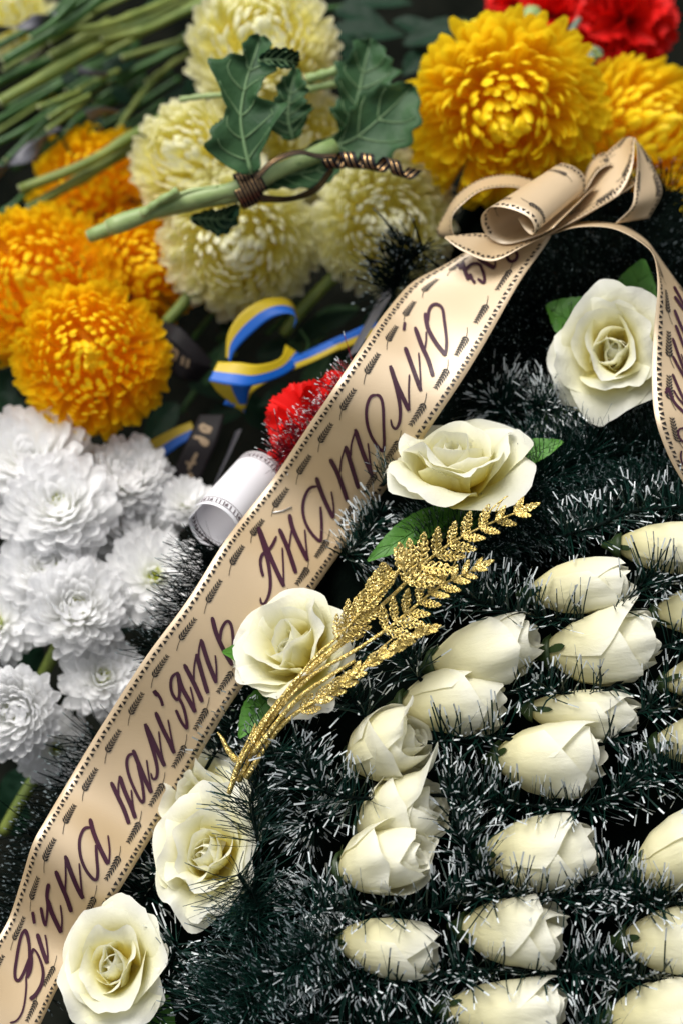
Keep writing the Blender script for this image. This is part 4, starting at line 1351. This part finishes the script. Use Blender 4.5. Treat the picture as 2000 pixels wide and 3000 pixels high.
# ------------------------------------------------------------------ carnations
def ruffle_petal(seed):
    rs = random.Random(seed)
    nu, nv = 21, 7
    ph = [rs.uniform(0, 6.28) for _ in range(4)]
    V, T = [], []
    for j in range(nv):
        v = j / (nv - 1)
        for i in range(nu):
            u = -1 + 2 * i / (nu - 1)
            edge = (0.06 if i % 2 else 0) * v
            r = v * (1 - 0.16 * u * u - edge)
            a = u * 0.75
            z = r * math.cos(a)
            y = r * math.sin(a)
            x = 0.16 * v * v * math.sin(5 * u + ph[0]) + 0.07 * v ** 3 * math.sin(11 * u + ph[1]) - 0.18 * v * v
            V.append((x, y, z))
            T.append(v)
    return V, grid_faces(nu, nv), {'t': T}
RUF = []
for k in range(5):
    V, F, A = ruffle_petal(k + 3)
    me = new_mesh('petal', V, F, A)
    me.materials.append(M['red'])
    RUF.append(me)

def carnation(px, py, Rpx, d, axis, label, seed, n=38, maxpol=100, group='red carnations'):
    rs = random.Random(seed)
    R = MM(Rpx, d)
    t = thing('carnation', label, 'carnation', frame(P(px, py, d), VD(*axis), rs.uniform(0, 6)), group)
    cz = 1 - math.cos(R_(maxpol))
    for k in range(n):
        f = (k + .5) / n
        pol = math.acos(1 - f * cz) + rs.uniform(-.1, .1)
        az = k * 2.39996 + rs.uniform(-.2, .2)
        nv = Vector((math.sin(pol) * math.cos(az), math.sin(pol) * math.sin(az), math.cos(pol)))
        xv = Vector((-math.cos(pol) * math.cos(az), -math.cos(pol) * math.sin(az), math.sin(pol)))
        ln = R * rs.uniform(.85, 1.08) * (.85 + .2 * f)
        m = Matrix((xv, nv.cross(xv), nv)).transposed().to_4x4() @ Matrix.Rotation(rs.uniform(-.5, .5), 4, 'Z') @ Matrix.Diagonal((ln, ln * .8, ln, 1))
        o = bpy.data.objects.new('petal', RUF[rs.randrange(5)])
        COL.objects.link(o)
        o.parent = t
        o.matrix_basis = m
    V, F, _ = tube([(0, 0, -.75 * R), (0, 0, -.55 * R), (0, 0, -.15 * R), (0, 0, .05 * R)], [.12 * R, .2 * R, .24 * R, .3 * R], 10)
    obj('calyx', V, F, M['stem_green'], t)
    return t
carnation(1835, 60, 165, -.255, (.1, -.3, .9), 'large red carnation at the top right corner', 401, 46)
carnation(1620, 50, 120, -.30, (-.1, -.2, .9), 'red carnation with dark centre at the top edge, behind the green bud', 402)
carnation(1500, 10, 85, -.31, (-.2, -.1, .9), 'small red carnation at the top edge, left of the green bud', 403)
carnation(1730, 190, 100, -.28, (-.1, -.4, .85), 'lower red carnation just above the right yellow chrysanthemum', 404)
carnation(905, 1240, 150, -.075, (-.45, .45, .75), 'red flower half covered by dark red tinsel at the left edge of the ribbon', 405, 30, group=None)
carnation(1000, 1160, 90, -.080, (-.3, .5, .75), 'smaller red flower showing just above the tinsel-covered one', 406, 22, group=None)
carn_t = thing('red_tinsel', 'dark red tinsel with white tips over the red flower beside the ribbon', 'tinsel', Matrix.Translation(P(960, 1330, -.06)))
bristle_mesh('bristles', [P(820, 1340, -.060), P(900, 1290, -.056), P(980, 1200, -.052), (P(1060, 1100, -.055))], 700, .009, .016, .0004, .0012, [M['tin_red'], M['tin_white']], carn_t, 88, (-.4, .3, .5))

def carnation_bud(base, top, r, label):
    L = (top - base).length
    t = thing('carnation_bud', label, 'flower bud', frame(base, top - base))
    V, F, _ = tube([(0, 0, 0), (0, 0, .2 * L), (0, 0, .55 * L), (0, 0, .85 * L), (0, 0, L)], [.55 * r, .85 * r, r, .8 * r, .35 * r], 12)
    obj('calyx', V, F, M['stem'], t)
    for k in range(5):
        a = k * 1.2566
        c, s = math.cos(a), math.sin(a)
        V = [(r * .8 * c - .3 * r * s, r * .8 * s + .3 * r * c, .8 * L), (r * .8 * c + .3 * r * s, r * .8 * s - .3 * r * c, .8 * L), (r * .45 * c, r * .45 * s, 1.14 * L)]
        obj('sepal', V, [(0, 1, 2)], M['stem'], t)
    return t
carnation_bud(P(1560, 20, -.24), P(1545, 120, -.24), MM(36, -.24), 'pale green carnation bud hanging beside the red carnations')
def carn_stems():
    t = thing('carnation_sprig', 'blue-green carnation stem crossing behind the large yellow chrysanthemum', 'stem', Matrix.Translation(P(1620, 190, -.235)))
    V, F, _ = tube(spline([P(1620, 185, -.235), P(1655, 120, -.238), P(1695, 55, -.245)], 10), MM(11), 8)
    obj('stalk', at_world(t, V), F, M['stem_blue'], t)
    V, F, _ = tube(spline([P(1650, 130, -.238), P(1690, 112, -.232), P(1680, 150, -.228)], 8), np.linspace(MM(8), MM(2), 8), 6)
    obj('leaf', at_world(t, V), F, M['stem_blue'], t)
    t = thing('carnation_sprig', 'blue-green carnation stem with a split calyx above the right yellow chrysanthemum', 'stem', Matrix.Translation(P(1690, 225, -.22)))
    V, F, _ = tube(spline([P(1690, 222, -.22), P(1725, 180, -.222), P(1750, 150, -.225)], 10), np.linspace(MM(13), MM(24), 10), 8)
    obj('stalk', at_world(t, V), F, M['stem_blue'], t)
    for k, (x, y) in enumerate([(1735, 132), (1765, 165), (1748, 140)]):
        V, F, _ = tube([P(1742, 160, -.222), P((1742 + x) / 2, (160 + y) / 2, -.22), P(x, y, -.218)], [MM(12), MM(8), MM(1)], 6)
        obj('sepal', at_world(t, V), F, M['stem'], t)
carn_stems()

# ------------------------------------------------------------------ stems at the upper left
bundle = thing('stem_bundle', 'bundle of cut green flower stems slanting down to the left at upper left', 'stems', Matrix.Translation(P(150, 500, -.27)))
def bstem(pts, r, mat='stem_olive', cut=True, knots=()):
    path = spline([P(*p) for p in pts], 20)
    rad = np.full(20, MM(r))
    for k in knots:
        rad *= 1 + 0.35 * np.exp(-((np.linspace(0, 1, 20) - k) / 0.05) ** 2)
    V, F, _ = tube(path, rad, 10)
    o = obj('stem', at_world(bundle, V), F, M[mat], bundle)
    if cut:
        t = path[0] - path[1]
        t /= np.linalg.norm(t)
        V, F, _ = tube([path[0] - t * .0002, path[0] + t * .0006], MM(r) * .93, 10)
        obj('cut_end', at_world(bundle, V), F, M['stem_cut'], o)
ST = [
    ([(60, 555, -.225), (250, 480, -.230), (420, 380, -.245), (560, 300, -.26)], 20, 'stem_olive'),
    ([(85, 610, -.23), (260, 510, -.238), (420, 420, -.252), (540, 370, -.265)], 19, 'stem_olive'),
    ([(10, 180, -.25), (110, 120, -.255), (200, 70, -.26), (330, -30, -.27)], 19, 'stem_green'),
    ([(0, 300, -.25), (130, 225, -.26), (300, 130, -.275), (470, 60, -.29), (620, 0, -.30)], 22, 'stem_olive'),
    ([(180, 88, -.262), (300, 75, -.268), (430, 30, -.28), (520, -10, -.29)], 15, 'stem_olive'),
    ([(150, 165, -.27), (260, 110, -.275), (400, 80, -.285), (560, 20, -.30)], 20, 'stem_olive'),
    ([(90, 110, -.245), (150, 70, -.25), (210, 10, -.255), (250, -40, -.26)], 12, 'stem_green'),
    ([(300, 115, -.272), (420, 90, -.278), (520, 45, -.285), (600, 10, -.29)], 17, 'stem_olive'),
    ([(115, 315, -.255), (180, 290, -.26), (235, 268, -.268)], 12, 'stem_olive'),
    ([(145, 345, -.25), (200, 310, -.255), (265, 278, -.262)], 10, 'stem_olive'),
    ([(140, 380, -.25), (200, 335, -.256), (262, 285, -.264)], 11, 'stem_olive'),
    ([(20, 470, -.262), (90, 400, -.268), (150, 340, -.275), (230, 270, -.29)], 14, 'stem_green'),
    ([(110, 455, -.255), (180, 400, -.262), (240, 340, -.27), (330, 290, -.29)], 11, 'stem_green'),
    ([(-30, 430, -.285), (80, 375, -.29), (180, 300, -.30), (300, 220, -.31)], 13, 'stem_green'),
    ([(-20, 360, -.29), (90, 300, -.30), (230, 220, -.31), (380, 150, -.32)], 15, 'stem_green'),
    ([(-20, 250, -.29), (80, 200, -.30), (210, 150, -.31), (350, 60, -.32)], 15, 'stem_green'),
    ([(340, 390, -.285), (370, 340, -.29), (430, 260, -.30), (520, 170, -.31)], 11, 'stem_olive'),
    ([(430, 240, -.30), (490, 200, -.305), (560, 150, -.31)], 9, 'stem_olive'),
    ([(360, 170, -.30), (460, 140, -.305), (600, 100, -.31), (700, 60, -.32)], 14, 'stem_olive'),
    ([(320, 240, -.31), (450, 180, -.315), (560, 120, -.32)], 12, 'stem_green'),
    ([(-30, 150, -.28), (40, 110, -.285), (130, 60, -.29), (220, -20, -.30)], 14, 'stem_green'),
    ([(-20, 500, -.30), (70, 440, -.30), (170, 360, -.31)], 14, 'stem_green'),
    ([(230, 262, -.27), (290, 232, -.275), (350, 205, -.28)], 10, 'stem_olive'),
    ([(-20, 640, -.28), (40, 600, -.28), (100, 540, -.29)], 12, 'stem_green'),
    ([(620, 20, -.32), (760, 10, -.325), (900, -20, -.33)], 13, 'stem_green'),
    ([(820, 30, -.31), (960, 25, -.315), (1120, 0, -.32), (1230, -20, -.33)], 10, 'stem_green'),
]
for k, (pts, r, mt) in enumerate(ST):
    bstem(pts, r * 0.95, mt, knots=((0.3,) if k % 2 else (0.55,)))
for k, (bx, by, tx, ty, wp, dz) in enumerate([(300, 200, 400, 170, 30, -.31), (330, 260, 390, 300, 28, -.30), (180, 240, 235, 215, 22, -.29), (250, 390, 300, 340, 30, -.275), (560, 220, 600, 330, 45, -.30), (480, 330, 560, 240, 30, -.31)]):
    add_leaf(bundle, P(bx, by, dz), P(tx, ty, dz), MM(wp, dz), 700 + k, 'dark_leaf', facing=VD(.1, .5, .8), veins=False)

rb = random.Random(77)
for k in range(26):
    x0 = rb.uniform(-60, 330)
    y0 = rb.uniform(60, 520) - x0 * .25
    ln = rb.uniform(160, 420)
    sl = rb.uniform(.42, .72)
    dz = rb.uniform(-.345, -.285)
    bstem([(x0, y0, dz), (x0 + ln * .5, y0 - ln * .5 * sl, dz - .008), (x0 + ln, y0 - ln * sl * 1.05, dz - .02)], rb.uniform(7, 13), rb.choice(['stem_olive', 'stem_green', 'stem_green']), cut=rb.random() < .5, knots=(rb.uniform(.2, .8),))
# black funeral ribbons twisted through the stems
def twist_ribbon(label, pts, half, turns, seed, mat='grey_ribbon'):
    t = thing('mourning_ribbon', label, 'ribbon', Matrix.Translation(P(*pts[-1])))
    path = spline([P(*p) for p in pts], 50)
    E = []
    tg = np.gradient(path, axis=0)
    tg /= np.linalg.norm(tg, axis=1)[:, None]
    g = np.zeros((50, 5, 3))
    for i in range(50):
        x = np.cross(tg[i], np.array(NEAR)); x /= np.linalg.norm(x)
        y = np.cross(tg[i], x)
        a = turns * 2 * PI * i / 49 + seed
        sd = math.cos(a) * x + math.sin(a) * y
        for j in range(5):
            g[i, j] = path[i] + sd * half * (-1 + j / 2)
    strip_obj('band', g, M[mat], t)
    return t
twist_ribbon('twisted grey mourning ribbon beside the pale blurred flower at top left', [(-40, 95, -.27), (60, 75, -.265), (120, 60, -.26), (170, 40, -.262)], MM(26), .8, .5)
twist_ribbon('twisted grey mourning ribbon crossing the stems at the left edge', [(-40, 520, -.235), (40, 480, -.24), (110, 430, -.25), (170, 370, -.26)], MM(30), .9, .2)
twist_ribbon('short grey ribbon scrap among the stems at upper left', [(255, 340, -.262), (300, 325, -.26), (350, 330, -.262)], MM(24), .15, .6)
twist_ribbon('tiny pale ribbon tip above the amber flower among the stems', [(228, 205, -.268), (270, 215, -.265), (315, 218, -.268)], MM(14), .1, .4)

# ------------------------------------------------------------------ the cut sprig with lobed leaves, tied with black cord
sprig = thing('chrysanthemum_sprig', 'cut chrysanthemum sprig with two thick stems and a big lobed leaf on the cream flowers', 'sprig', Matrix.Translation(P(265, 690, -.135)))
def sstem(pts, r, mat='stem', cut=True):
    path = spline([P(*p) for p in pts], 24)
    V, F, _ = tube(path, np.array([MM(r, -.13) * (1 + .12 * math.sin(k * .9)) for k in range(24)]), 12)
    o = obj('stem', at_world(sprig, V), F, M[mat], sprig)
    if cut:
        t = path[0] - path[1]; t /= np.linalg.norm(t)
        V, F, _ = tube([path[0] - t * .0003, path[0] + t * .0007], MM(r, -.13) * .9, 12)
        obj('cut_end', at_world(sprig, V), F, M['stem_cut'], o)
sstem([(318, 668, -.125), (420, 630, -.124), (540, 590, -.122), (640, 565, -.12), (720, 545, -.12), (840, 490, -.125), (980, 430, -.135)], 25)
sstem([(262, 692, -.137), (360, 655, -.135), (480, 615, -.135), (600, 592, -.135), (700, 570, -.133), (830, 520, -.138), (960, 480, -.145)], 20)
sstem([(418, 628, -.118), (460, 595, -.115), (522, 558, -.112)], 12)
sstem([(430, 612, -.12), (480, 590, -.118), (560, 560, -.118), (640, 550, -.118)], 8, cut=False)
sstem([(530, 292, -.16), (590, 283, -.158), (660, 278, -.155)], 9)
sstem([(900, 232, -.17), (960, 215, -.168), (1030, 195, -.17)], 15)
sstem([(900, 262, -.172), (980, 245, -.17), (1060, 240, -.17)], 13)

def lobed_leaf(pts_mid, wl, wr, seed, mat='mum_leaf', depth=-.12, curl=.02, name='leaf', facing_tilt=0.0):
    """chrysanthemum leaf: midrib polyline (px,py), half-widths left and right (px) at even stations, with lobes"""
    n = 49
    nu = 13
    mid = spline([(x, y, 0) for x, y in pts_mid], n)[:, :2]
    tg = np.gradient(mid, axis=0); tg /= np.linalg.norm(tg, axis=1)[:, None]
    nl = np.stack([tg[:, 1], -tg[:, 0]], 1)
    V = []
    rs = random.Random(seed)
    for i in range(n):
        f = i / (n - 1)
        a = float(np.interp(f, np.linspace(0, 1, len(wl)), wl))
        b = float(np.interp(f, np.linspace(0, 1, len(wr)), wr))
        tooth = 1 + 0.10 * math.sin(f * 46 + seed)
        for j in range(nu):
            u = -1 + 2 * j / (nu - 1)
            w_ = 1.22 * (a if u < 0 else b) * abs(u) * (tooth if abs(u) > .8 else 1)
            sgn = 1 if u < 0 else -1
            fw = 0.42 * w_ * abs(u)       # lobes sweep forward
            p = mid[i] + nl[i] * w_ * sgn + tg[i] * fw
            dz = depth + 0.006 * abs(u) ** 1.5 - curl * (f - .3) ** 2 + 0.0022 * math.sin(f * 22 + 3 * abs(u)) * abs(u) + (facing_tilt * f)
            V.append(P(p[0], p[1], dz))
    o = obj(name, at_world(sprig, V), grid_faces(nu, n), M[mat], sprig)
    so = o.modifiers.new('thickness', 'SOLIDIFY'); so.thickness = .0004; so.offset = -1
    parts = []
    def vv(i, j):
        return V[i * nu + j] + NEAR * 0.0004
    c = nu // 2
    v_, f__, _ = tube([vv(i, c) for i in range(0, n, 3)], [0.0011 * (1.15 - i / n) for i in range(0, n, 3)], 6)
    parts.append((v_, f__))
    for i0 in range(5, n - 10, 7):
        for s in (-1, 1):
            pts = [vv(min(n - 1, i0 + int(q * 1.2)), c + s * q) for q in range(0, 6)]
            v_, f__, _ = tube(pts, [0.0005 * (1.2 - q / 6) for q in range(0, 6)], 5)
            parts.append((v_, f__))
    V2, F2 = merge(parts)
    obj('vein', at_world(sprig, V2), F2, M['vein'], o)

lobed_leaf([(738, 510), (718, 430), (706, 340), (722, 240), (745, 170), (765, 105)],
           [25, 80, 88, 76, 50, 30, 70, 98, 60, 28, 34, 30, 6], [22, 34, 60, 100, 118, 70, 34, 36, 60, 44, 30, 34, 6], 1, depth=-.108)
lobed_leaf([(860, 410), (845, 350), (850, 280), (870, 200)], [20, 40, 56, 40, 30, 34, 20, 5], [20, 46, 64, 50, 36, 40, 22, 5], 2, depth=-.135)
lobed_leaf([(830, 500), (930, 440), (1030, 410), (1130, 330), (1210, 250)], [10, 16, 20, 24, 60, 76, 62, 40, 5], [10, 14, 22, 44, 84, 92, 78, 50, 5], 3, depth=-.145)
lobed_leaf([(1030, 420), (1040, 330), (1060, 220), (1085, 115)], [15, 40, 60, 40, 58, 66, 34, 40, 5], [15, 60, 98, 92, 70, 84, 60, 40, 5], 4, depth=-.165, mat='mum_leaf')
lobed_leaf([(560, 640), (610, 640), (650, 640), (700, 600)], [8, 20, 24, 18, 4], [10, 30, 38, 30, 4], 5, depth=-.145, mat='dark_leaf')
lobed_leaf([(760, 180), (800, 175), (850, 180), (875, 185)], [14, 26, 30, 24, 6], [10, 16, 18, 14, 4], 6, depth=-.100, mat='dark_leaf')
lobed_leaf([(700, 560), (800, 520), (920, 500), (1010, 460)], [8, 16, 24, 20, 4], [10, 26, 36, 34, 6], 7, depth=-.13, mat='mum_leaf')
lobed_leaf([(620, 440), (660, 400), (690, 330)], [10, 30, 36, 22, 4], [10, 30, 34, 22, 4], 8, depth=-.135, mat='dark_leaf')

# upper background leaves behind the flowers
back = thing('dark_leaf_branch', 'dark green leaves in shadow between the cream and red flowers at the top', 'leaves', Matrix.Translation(P(1100, 120, -.30)))
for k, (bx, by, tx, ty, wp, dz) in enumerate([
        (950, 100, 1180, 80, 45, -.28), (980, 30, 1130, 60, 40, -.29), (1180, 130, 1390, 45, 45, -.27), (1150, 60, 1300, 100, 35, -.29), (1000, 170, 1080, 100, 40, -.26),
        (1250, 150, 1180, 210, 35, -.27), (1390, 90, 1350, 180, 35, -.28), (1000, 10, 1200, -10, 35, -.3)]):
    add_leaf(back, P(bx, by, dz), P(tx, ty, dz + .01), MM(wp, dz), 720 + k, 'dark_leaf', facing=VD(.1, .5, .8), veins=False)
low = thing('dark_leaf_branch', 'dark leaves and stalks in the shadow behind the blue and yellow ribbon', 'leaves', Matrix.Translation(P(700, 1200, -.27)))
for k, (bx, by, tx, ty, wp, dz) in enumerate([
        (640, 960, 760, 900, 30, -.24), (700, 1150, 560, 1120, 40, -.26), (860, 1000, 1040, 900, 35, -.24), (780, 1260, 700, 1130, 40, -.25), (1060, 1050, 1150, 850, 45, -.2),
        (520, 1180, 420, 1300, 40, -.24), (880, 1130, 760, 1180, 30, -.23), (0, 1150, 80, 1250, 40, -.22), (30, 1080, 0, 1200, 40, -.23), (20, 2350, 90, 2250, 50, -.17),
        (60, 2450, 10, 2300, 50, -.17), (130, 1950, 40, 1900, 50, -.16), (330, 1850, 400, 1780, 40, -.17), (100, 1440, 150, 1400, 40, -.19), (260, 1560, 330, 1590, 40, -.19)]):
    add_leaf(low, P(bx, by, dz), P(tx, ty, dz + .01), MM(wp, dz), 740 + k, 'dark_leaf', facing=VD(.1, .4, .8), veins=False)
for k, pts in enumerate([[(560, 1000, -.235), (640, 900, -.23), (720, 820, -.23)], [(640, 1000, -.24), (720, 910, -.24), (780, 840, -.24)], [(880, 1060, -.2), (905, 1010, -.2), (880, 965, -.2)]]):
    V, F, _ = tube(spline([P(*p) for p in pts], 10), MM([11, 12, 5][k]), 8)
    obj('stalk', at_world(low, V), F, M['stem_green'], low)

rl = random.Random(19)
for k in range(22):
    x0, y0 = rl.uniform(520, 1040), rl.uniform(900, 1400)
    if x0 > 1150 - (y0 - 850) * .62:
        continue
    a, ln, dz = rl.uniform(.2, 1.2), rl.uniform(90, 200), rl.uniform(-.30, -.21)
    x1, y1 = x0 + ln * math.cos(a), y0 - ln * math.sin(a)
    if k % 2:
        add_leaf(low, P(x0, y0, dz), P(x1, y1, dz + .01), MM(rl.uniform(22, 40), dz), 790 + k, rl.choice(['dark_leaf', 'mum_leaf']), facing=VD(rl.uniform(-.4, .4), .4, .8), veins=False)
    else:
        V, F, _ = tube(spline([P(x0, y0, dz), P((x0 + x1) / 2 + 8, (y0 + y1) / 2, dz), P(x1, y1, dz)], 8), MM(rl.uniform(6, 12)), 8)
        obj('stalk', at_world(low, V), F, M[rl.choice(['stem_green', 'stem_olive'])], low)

# black cord with gold lines, wound round the sprig
cord = thing('gift_ribbon', 'narrow black curling ribbon with gold lines wound round the cut sprig', 'ribbon', Matrix.Translation(P(740, 540, -.11)))
def helix_band(axis_pts, r, turns, width, n=220):
    ax = spline([P(*p) for p in axis_pts], n)
    tg = np.gradient(ax, axis=0); tg /= np.linalg.norm(tg, axis=1)[:, None]
    nv = 17
    g = np.zeros((n, nv, 3))
    for i in range(n):
        x = np.cross(tg[i], np.array(UP)); x /= np.linalg.norm(x)
        y = np.cross(tg[i], x)
        a = turns * 2 * PI * i / (n - 1)
        rr = r[0] + (r[1] - r[0]) * i / (n - 1)
        c = ax[i] + rr * (math.cos(a) * x + math.sin(a) * y)
        for j in range(nv):
            g[i, j] = c + tg[i] * width * (-0.5 + j / (nv - 1))
    strip_obj('band', g, [M['black_ribbon'], M['gold_line']], cord, mi=lambda v: 1 if (0.24 < v < 0.30 or 0.62 < v < 0.68) else 0, thick=.0003)
helix_band([(700, 562, -.121), (762, 536, -.121)], (MM(60), MM(56)), 3.1, MM(30), 160)
helix_band([(965, 470, -.118), (1040, 470, -.116), (1110, 480, -.112), (1210, 505, -.110)], (MM(27), MM(24)), 3.6, MM(48), 240)
def cord_strip(E1, E2):
    g = make_strip(E1, E2, 60, 17)
    strip_obj('band', g, [M['black_ribbon'], M['gold_line']], cord, mi=lambda v: 1 if (0.24 < v < 0.30 or 0.62 < v < 0.68) else 0, thick=.0003)
cord_strip([(745, 515, -.098), (800, 465, -.096), (870, 440, -.098), (930, 450, -.104), (985, 450, -.112)], [(758, 528, -.098), (808, 477, -.094), (876, 453, -.094), (933, 464, -.100), (988, 462, -.112)])
cord_strip([(760, 570, -.104), (850, 575, -.108), (920, 545, -.112), (965, 490, -.116)], [(762, 592, -.110), (850, 590, -.116), (930, 562, -.120), (980, 500, -.122)])

# ------------------------------------------------------------------ ribbons in the shadow
def band_thing(name, label, segs, mats, mi, n=60, origin=None):
    t = thing(name, label, 'ribbon', Matrix.Translation(P(*segs[0][0][0])))
    res = []
    for (E1, E2) in segs:
        g = make_strip(E1, E2, n, 9)
        strip_obj('band', g, mats, t, mi=mi)
        res.append((t, g))
    return t, res
BY = [M['yellow_satin'], M['blue']]
half = lambda v: 0 if v < 0.46 else 1
band_thing('flag_ribbon', 'blue and yellow satin ribbon tied in a loop behind the lettered ribbon', [
    # loop: starts at the left fold, climbs, rolls over to the right and comes back under
    ([(662, 1045, -.150), (668, 980, -.150), (700, 925, -.150), (750, 888, -.152), (800, 872, -.158), (850, 880, -.168), (875, 925, -.176)],
     [(676, 1060, -.150), (688, 1030, -.150), (730, 985, -.150), (790, 935, -.150), (840, 918, -.150), (868, 930, -.150), (862, 960, -.15)]),
    ([(640, 1060, -.138), (700, 1062, -.134), (760, 1068, -.136), (820, 1050, -.146), (838, 1010, -.158)],
     [(612, 1115, -.134), (680, 1128, -.130), (740, 1130, -.132), (830, 1100, -.144), (900, 1050, -.160)]),
    ([(718, 1200, -.150), (742, 1150, -.146), (800, 1110, -.148), (870, 1080, -.152), (940, 1050, -.156), (1060, 990, -.16)],
     [(655, 1185, -.148), (700, 1120, -.146), (790, 1075, -.150), (870, 1045, -.154), (930, 1020, -.158), (1060, 955, -.162)]),
    ([(612, 1112, -.136), (640, 1150, -.142), (690, 1190, -.15), (716, 1210, -.155)], [(740, 1130, -.134), (730, 1150, -.14), (722, 1190, -.15), (718, 1212, -.156)]),
], BY, half)
band_thing('flag_ribbon', 'end of a blue and yellow ribbon above the white chrysanthemums', [
    ([(560, 1235, -.175), (500, 1260, -.172), (420, 1305, -.17), (370, 1350, -.17)], [(580, 1275, -.172), (520, 1310, -.170), (450, 1365, -.168), (400, 1420, -.168)])], BY, half)
band_thing('flag_ribbon', 'straight blue and yellow ribbon piece emerging right behind the gold ribbon edge', [
    ([(880, 1072, -.165), (960, 1040, -.16), (1060, 1000, -.155), (1110, 975, -.15)], [(875, 1040, -.165), (960, 1000, -.16), (1050, 960, -.155), (1100, 935, -.15)])], BY, half)

def dark_band(label, segs, strokes=None, mats=None):
    t, res = band_thing('mourning_ribbon', label, segs, mats or [M['black_ribbon'], M['bronze_print']], lambda v: 1 if (0.06 < v < 0.12 or .88 < v < .95) else 0)
    if strokes:
        _, g = res[-1]
        bvh = BVHTree.FromPolygons([Vector(v) for v in g.reshape(-1, 3)], [tuple(f) for f in grid_faces(9, 60)])
        for st in strokes:
            letter(st, bvh, t, M['bronze_print'], 0.0005)
h_ = zz(400, 850, 1.96, 10, 8)
dark_band('black mourning ribbon with bronze letters hanging above the white flowers', [
    ([(585, 1215, -.165), (540, 1310, -.16), (500, 1400, -.16), (460, 1500, -.16)], [(660, 1215, -.165), (635, 1300, -.16), (595, 1390, -.16), (560, 1480, -.16)])],
    [h_(('k', [(375, 770), (400, 785), (435, 800)]), ('k', [(370, 800), (395, 812), (428, 815)]), ('k', [(372, 775), (370, 800)])),
     h_(('k', [(330, 845), (370, 850), (405, 868)]), ('k', [(368, 850), (375, 872), (400, 890), (412, 865)])),
     h_(('k', [(350, 935), (320, 990), (300, 1030)]), ('d', [(285, 985), (310, 1000), (345, 990)])),
     h_(('k', [(300, 1050), (322, 1075), (300, 1105)]))])
dark_band('black and bronze ribbon loop right of the round amber chrysanthemum', [
    ([(480, 940, -.18), (530, 960, -.172), (580, 1010, -.17), (625, 1060, -.172)], [(455, 985, -.178), (500, 1000, -.17), (545, 1040, -.168), (600, 1085, -.17)]),
    ([(468, 950, -.165), (500, 1000, -.158), (560, 1050, -.158), (625, 1075, -.165)], [(462, 1020, -.17), (485, 1075, -.16), (530, 1110, -.16), (580, 1120, -.168)])],
    [h_(('k', [(195, 355), (215, 340), (235, 360), (215, 400), (195, 355)])), h_(('k', [(270, 380), (262, 430)])), h_(('k', [(300, 395), (290, 445)]))])
twist_ribbon('long plain grey ribbon hanging in the dark gap above the white chrysanthemums', [(700, 1260, -.17), (670, 1330, -.165), (630, 1420, -.16), (600, 1520, -.155)], MM(24), .06, 1.2)
twist_ribbon('dark blue-green ribbon edge running beside the top of the gold ribbon', [(1150, 830, -.16), (1110, 900, -.14), (1070, 970, -.125), (1030, 1040, -.115)], MM(30), .05, .9, 'grey_ribbon')

# white printed ribbon loop
wl = thing('white_ribbon_loop', 'white satin ribbon loop with grey printed borders at the left edge of the gold ribbon', 'ribbon', Matrix.Translation(P(640, 1540, -.06)))
def white_loop():
    n = 60
    c1, c2 = P(628, 1548, -.048), P(768, 1392, -.088)
    ax = (c1 - c2).normalized()
    bx = VD(.75, .66, 0.0)
    bx = (bx - ax * bx.dot(ax)).normalized()
    by = ax.cross(bx)
    rr = MM(84, -.06)
    g = np.zeros((80, 9, 3))
    for i in range(80):
        a = 2 * PI * i / 79 * .93 + 2.2
        off = bx * (rr * math.cos(a) * .95) + by * (rr * math.sin(a))
        for j in range(9):
            g[i, j] = c1 + (c2 - c1) * (j / 8) + off
    o = strip_obj('band', g, M['white_ribbon'], wl)
    s_ = Surf(g)
    rs = random.Random(9)
    polys = []
    for v0, sg in ((0.055, 1), (0.945, -1)):
        L = 0.002
        while L < s_.len - .003:
            k = rs.choice([0, 1, 2])
            h = 0.055 * sg
            if k == 0:
                polys.append([(L, v0), (L + .0007, v0), (L + .0012, v0 + h), (L + .0005, v0 + h)])
            elif k == 1:
                polys.append([(L, v0), (L + .0018, v0 + h * .3), (L + .0016, v0 + h * .7), (L, v0 + h)])
            else:
                polys.append([(L, v0 + h * .2), (L + .0014, v0), (L + .0020, v0 + h * .5), (L + .0008, v0 + h)])
            L += .0019 + rs.uniform(0, .0008)
        for hv in (v0 - .012 * sg, v0 + .068 * sg):
            L = 0
            while L < s_.len - .001:
                polys.append([(L, hv), (L + .001, hv), (L + .001, hv + .008), (L, hv + .008)])
                L += .001
    for side in (1, -1):
        pm = print_mesh('printed_border', polys, s_, wl, M['wprint'], .0003)
        pm.parent = o
        break
white_loop()
print('objects', len(bpy.data.objects))
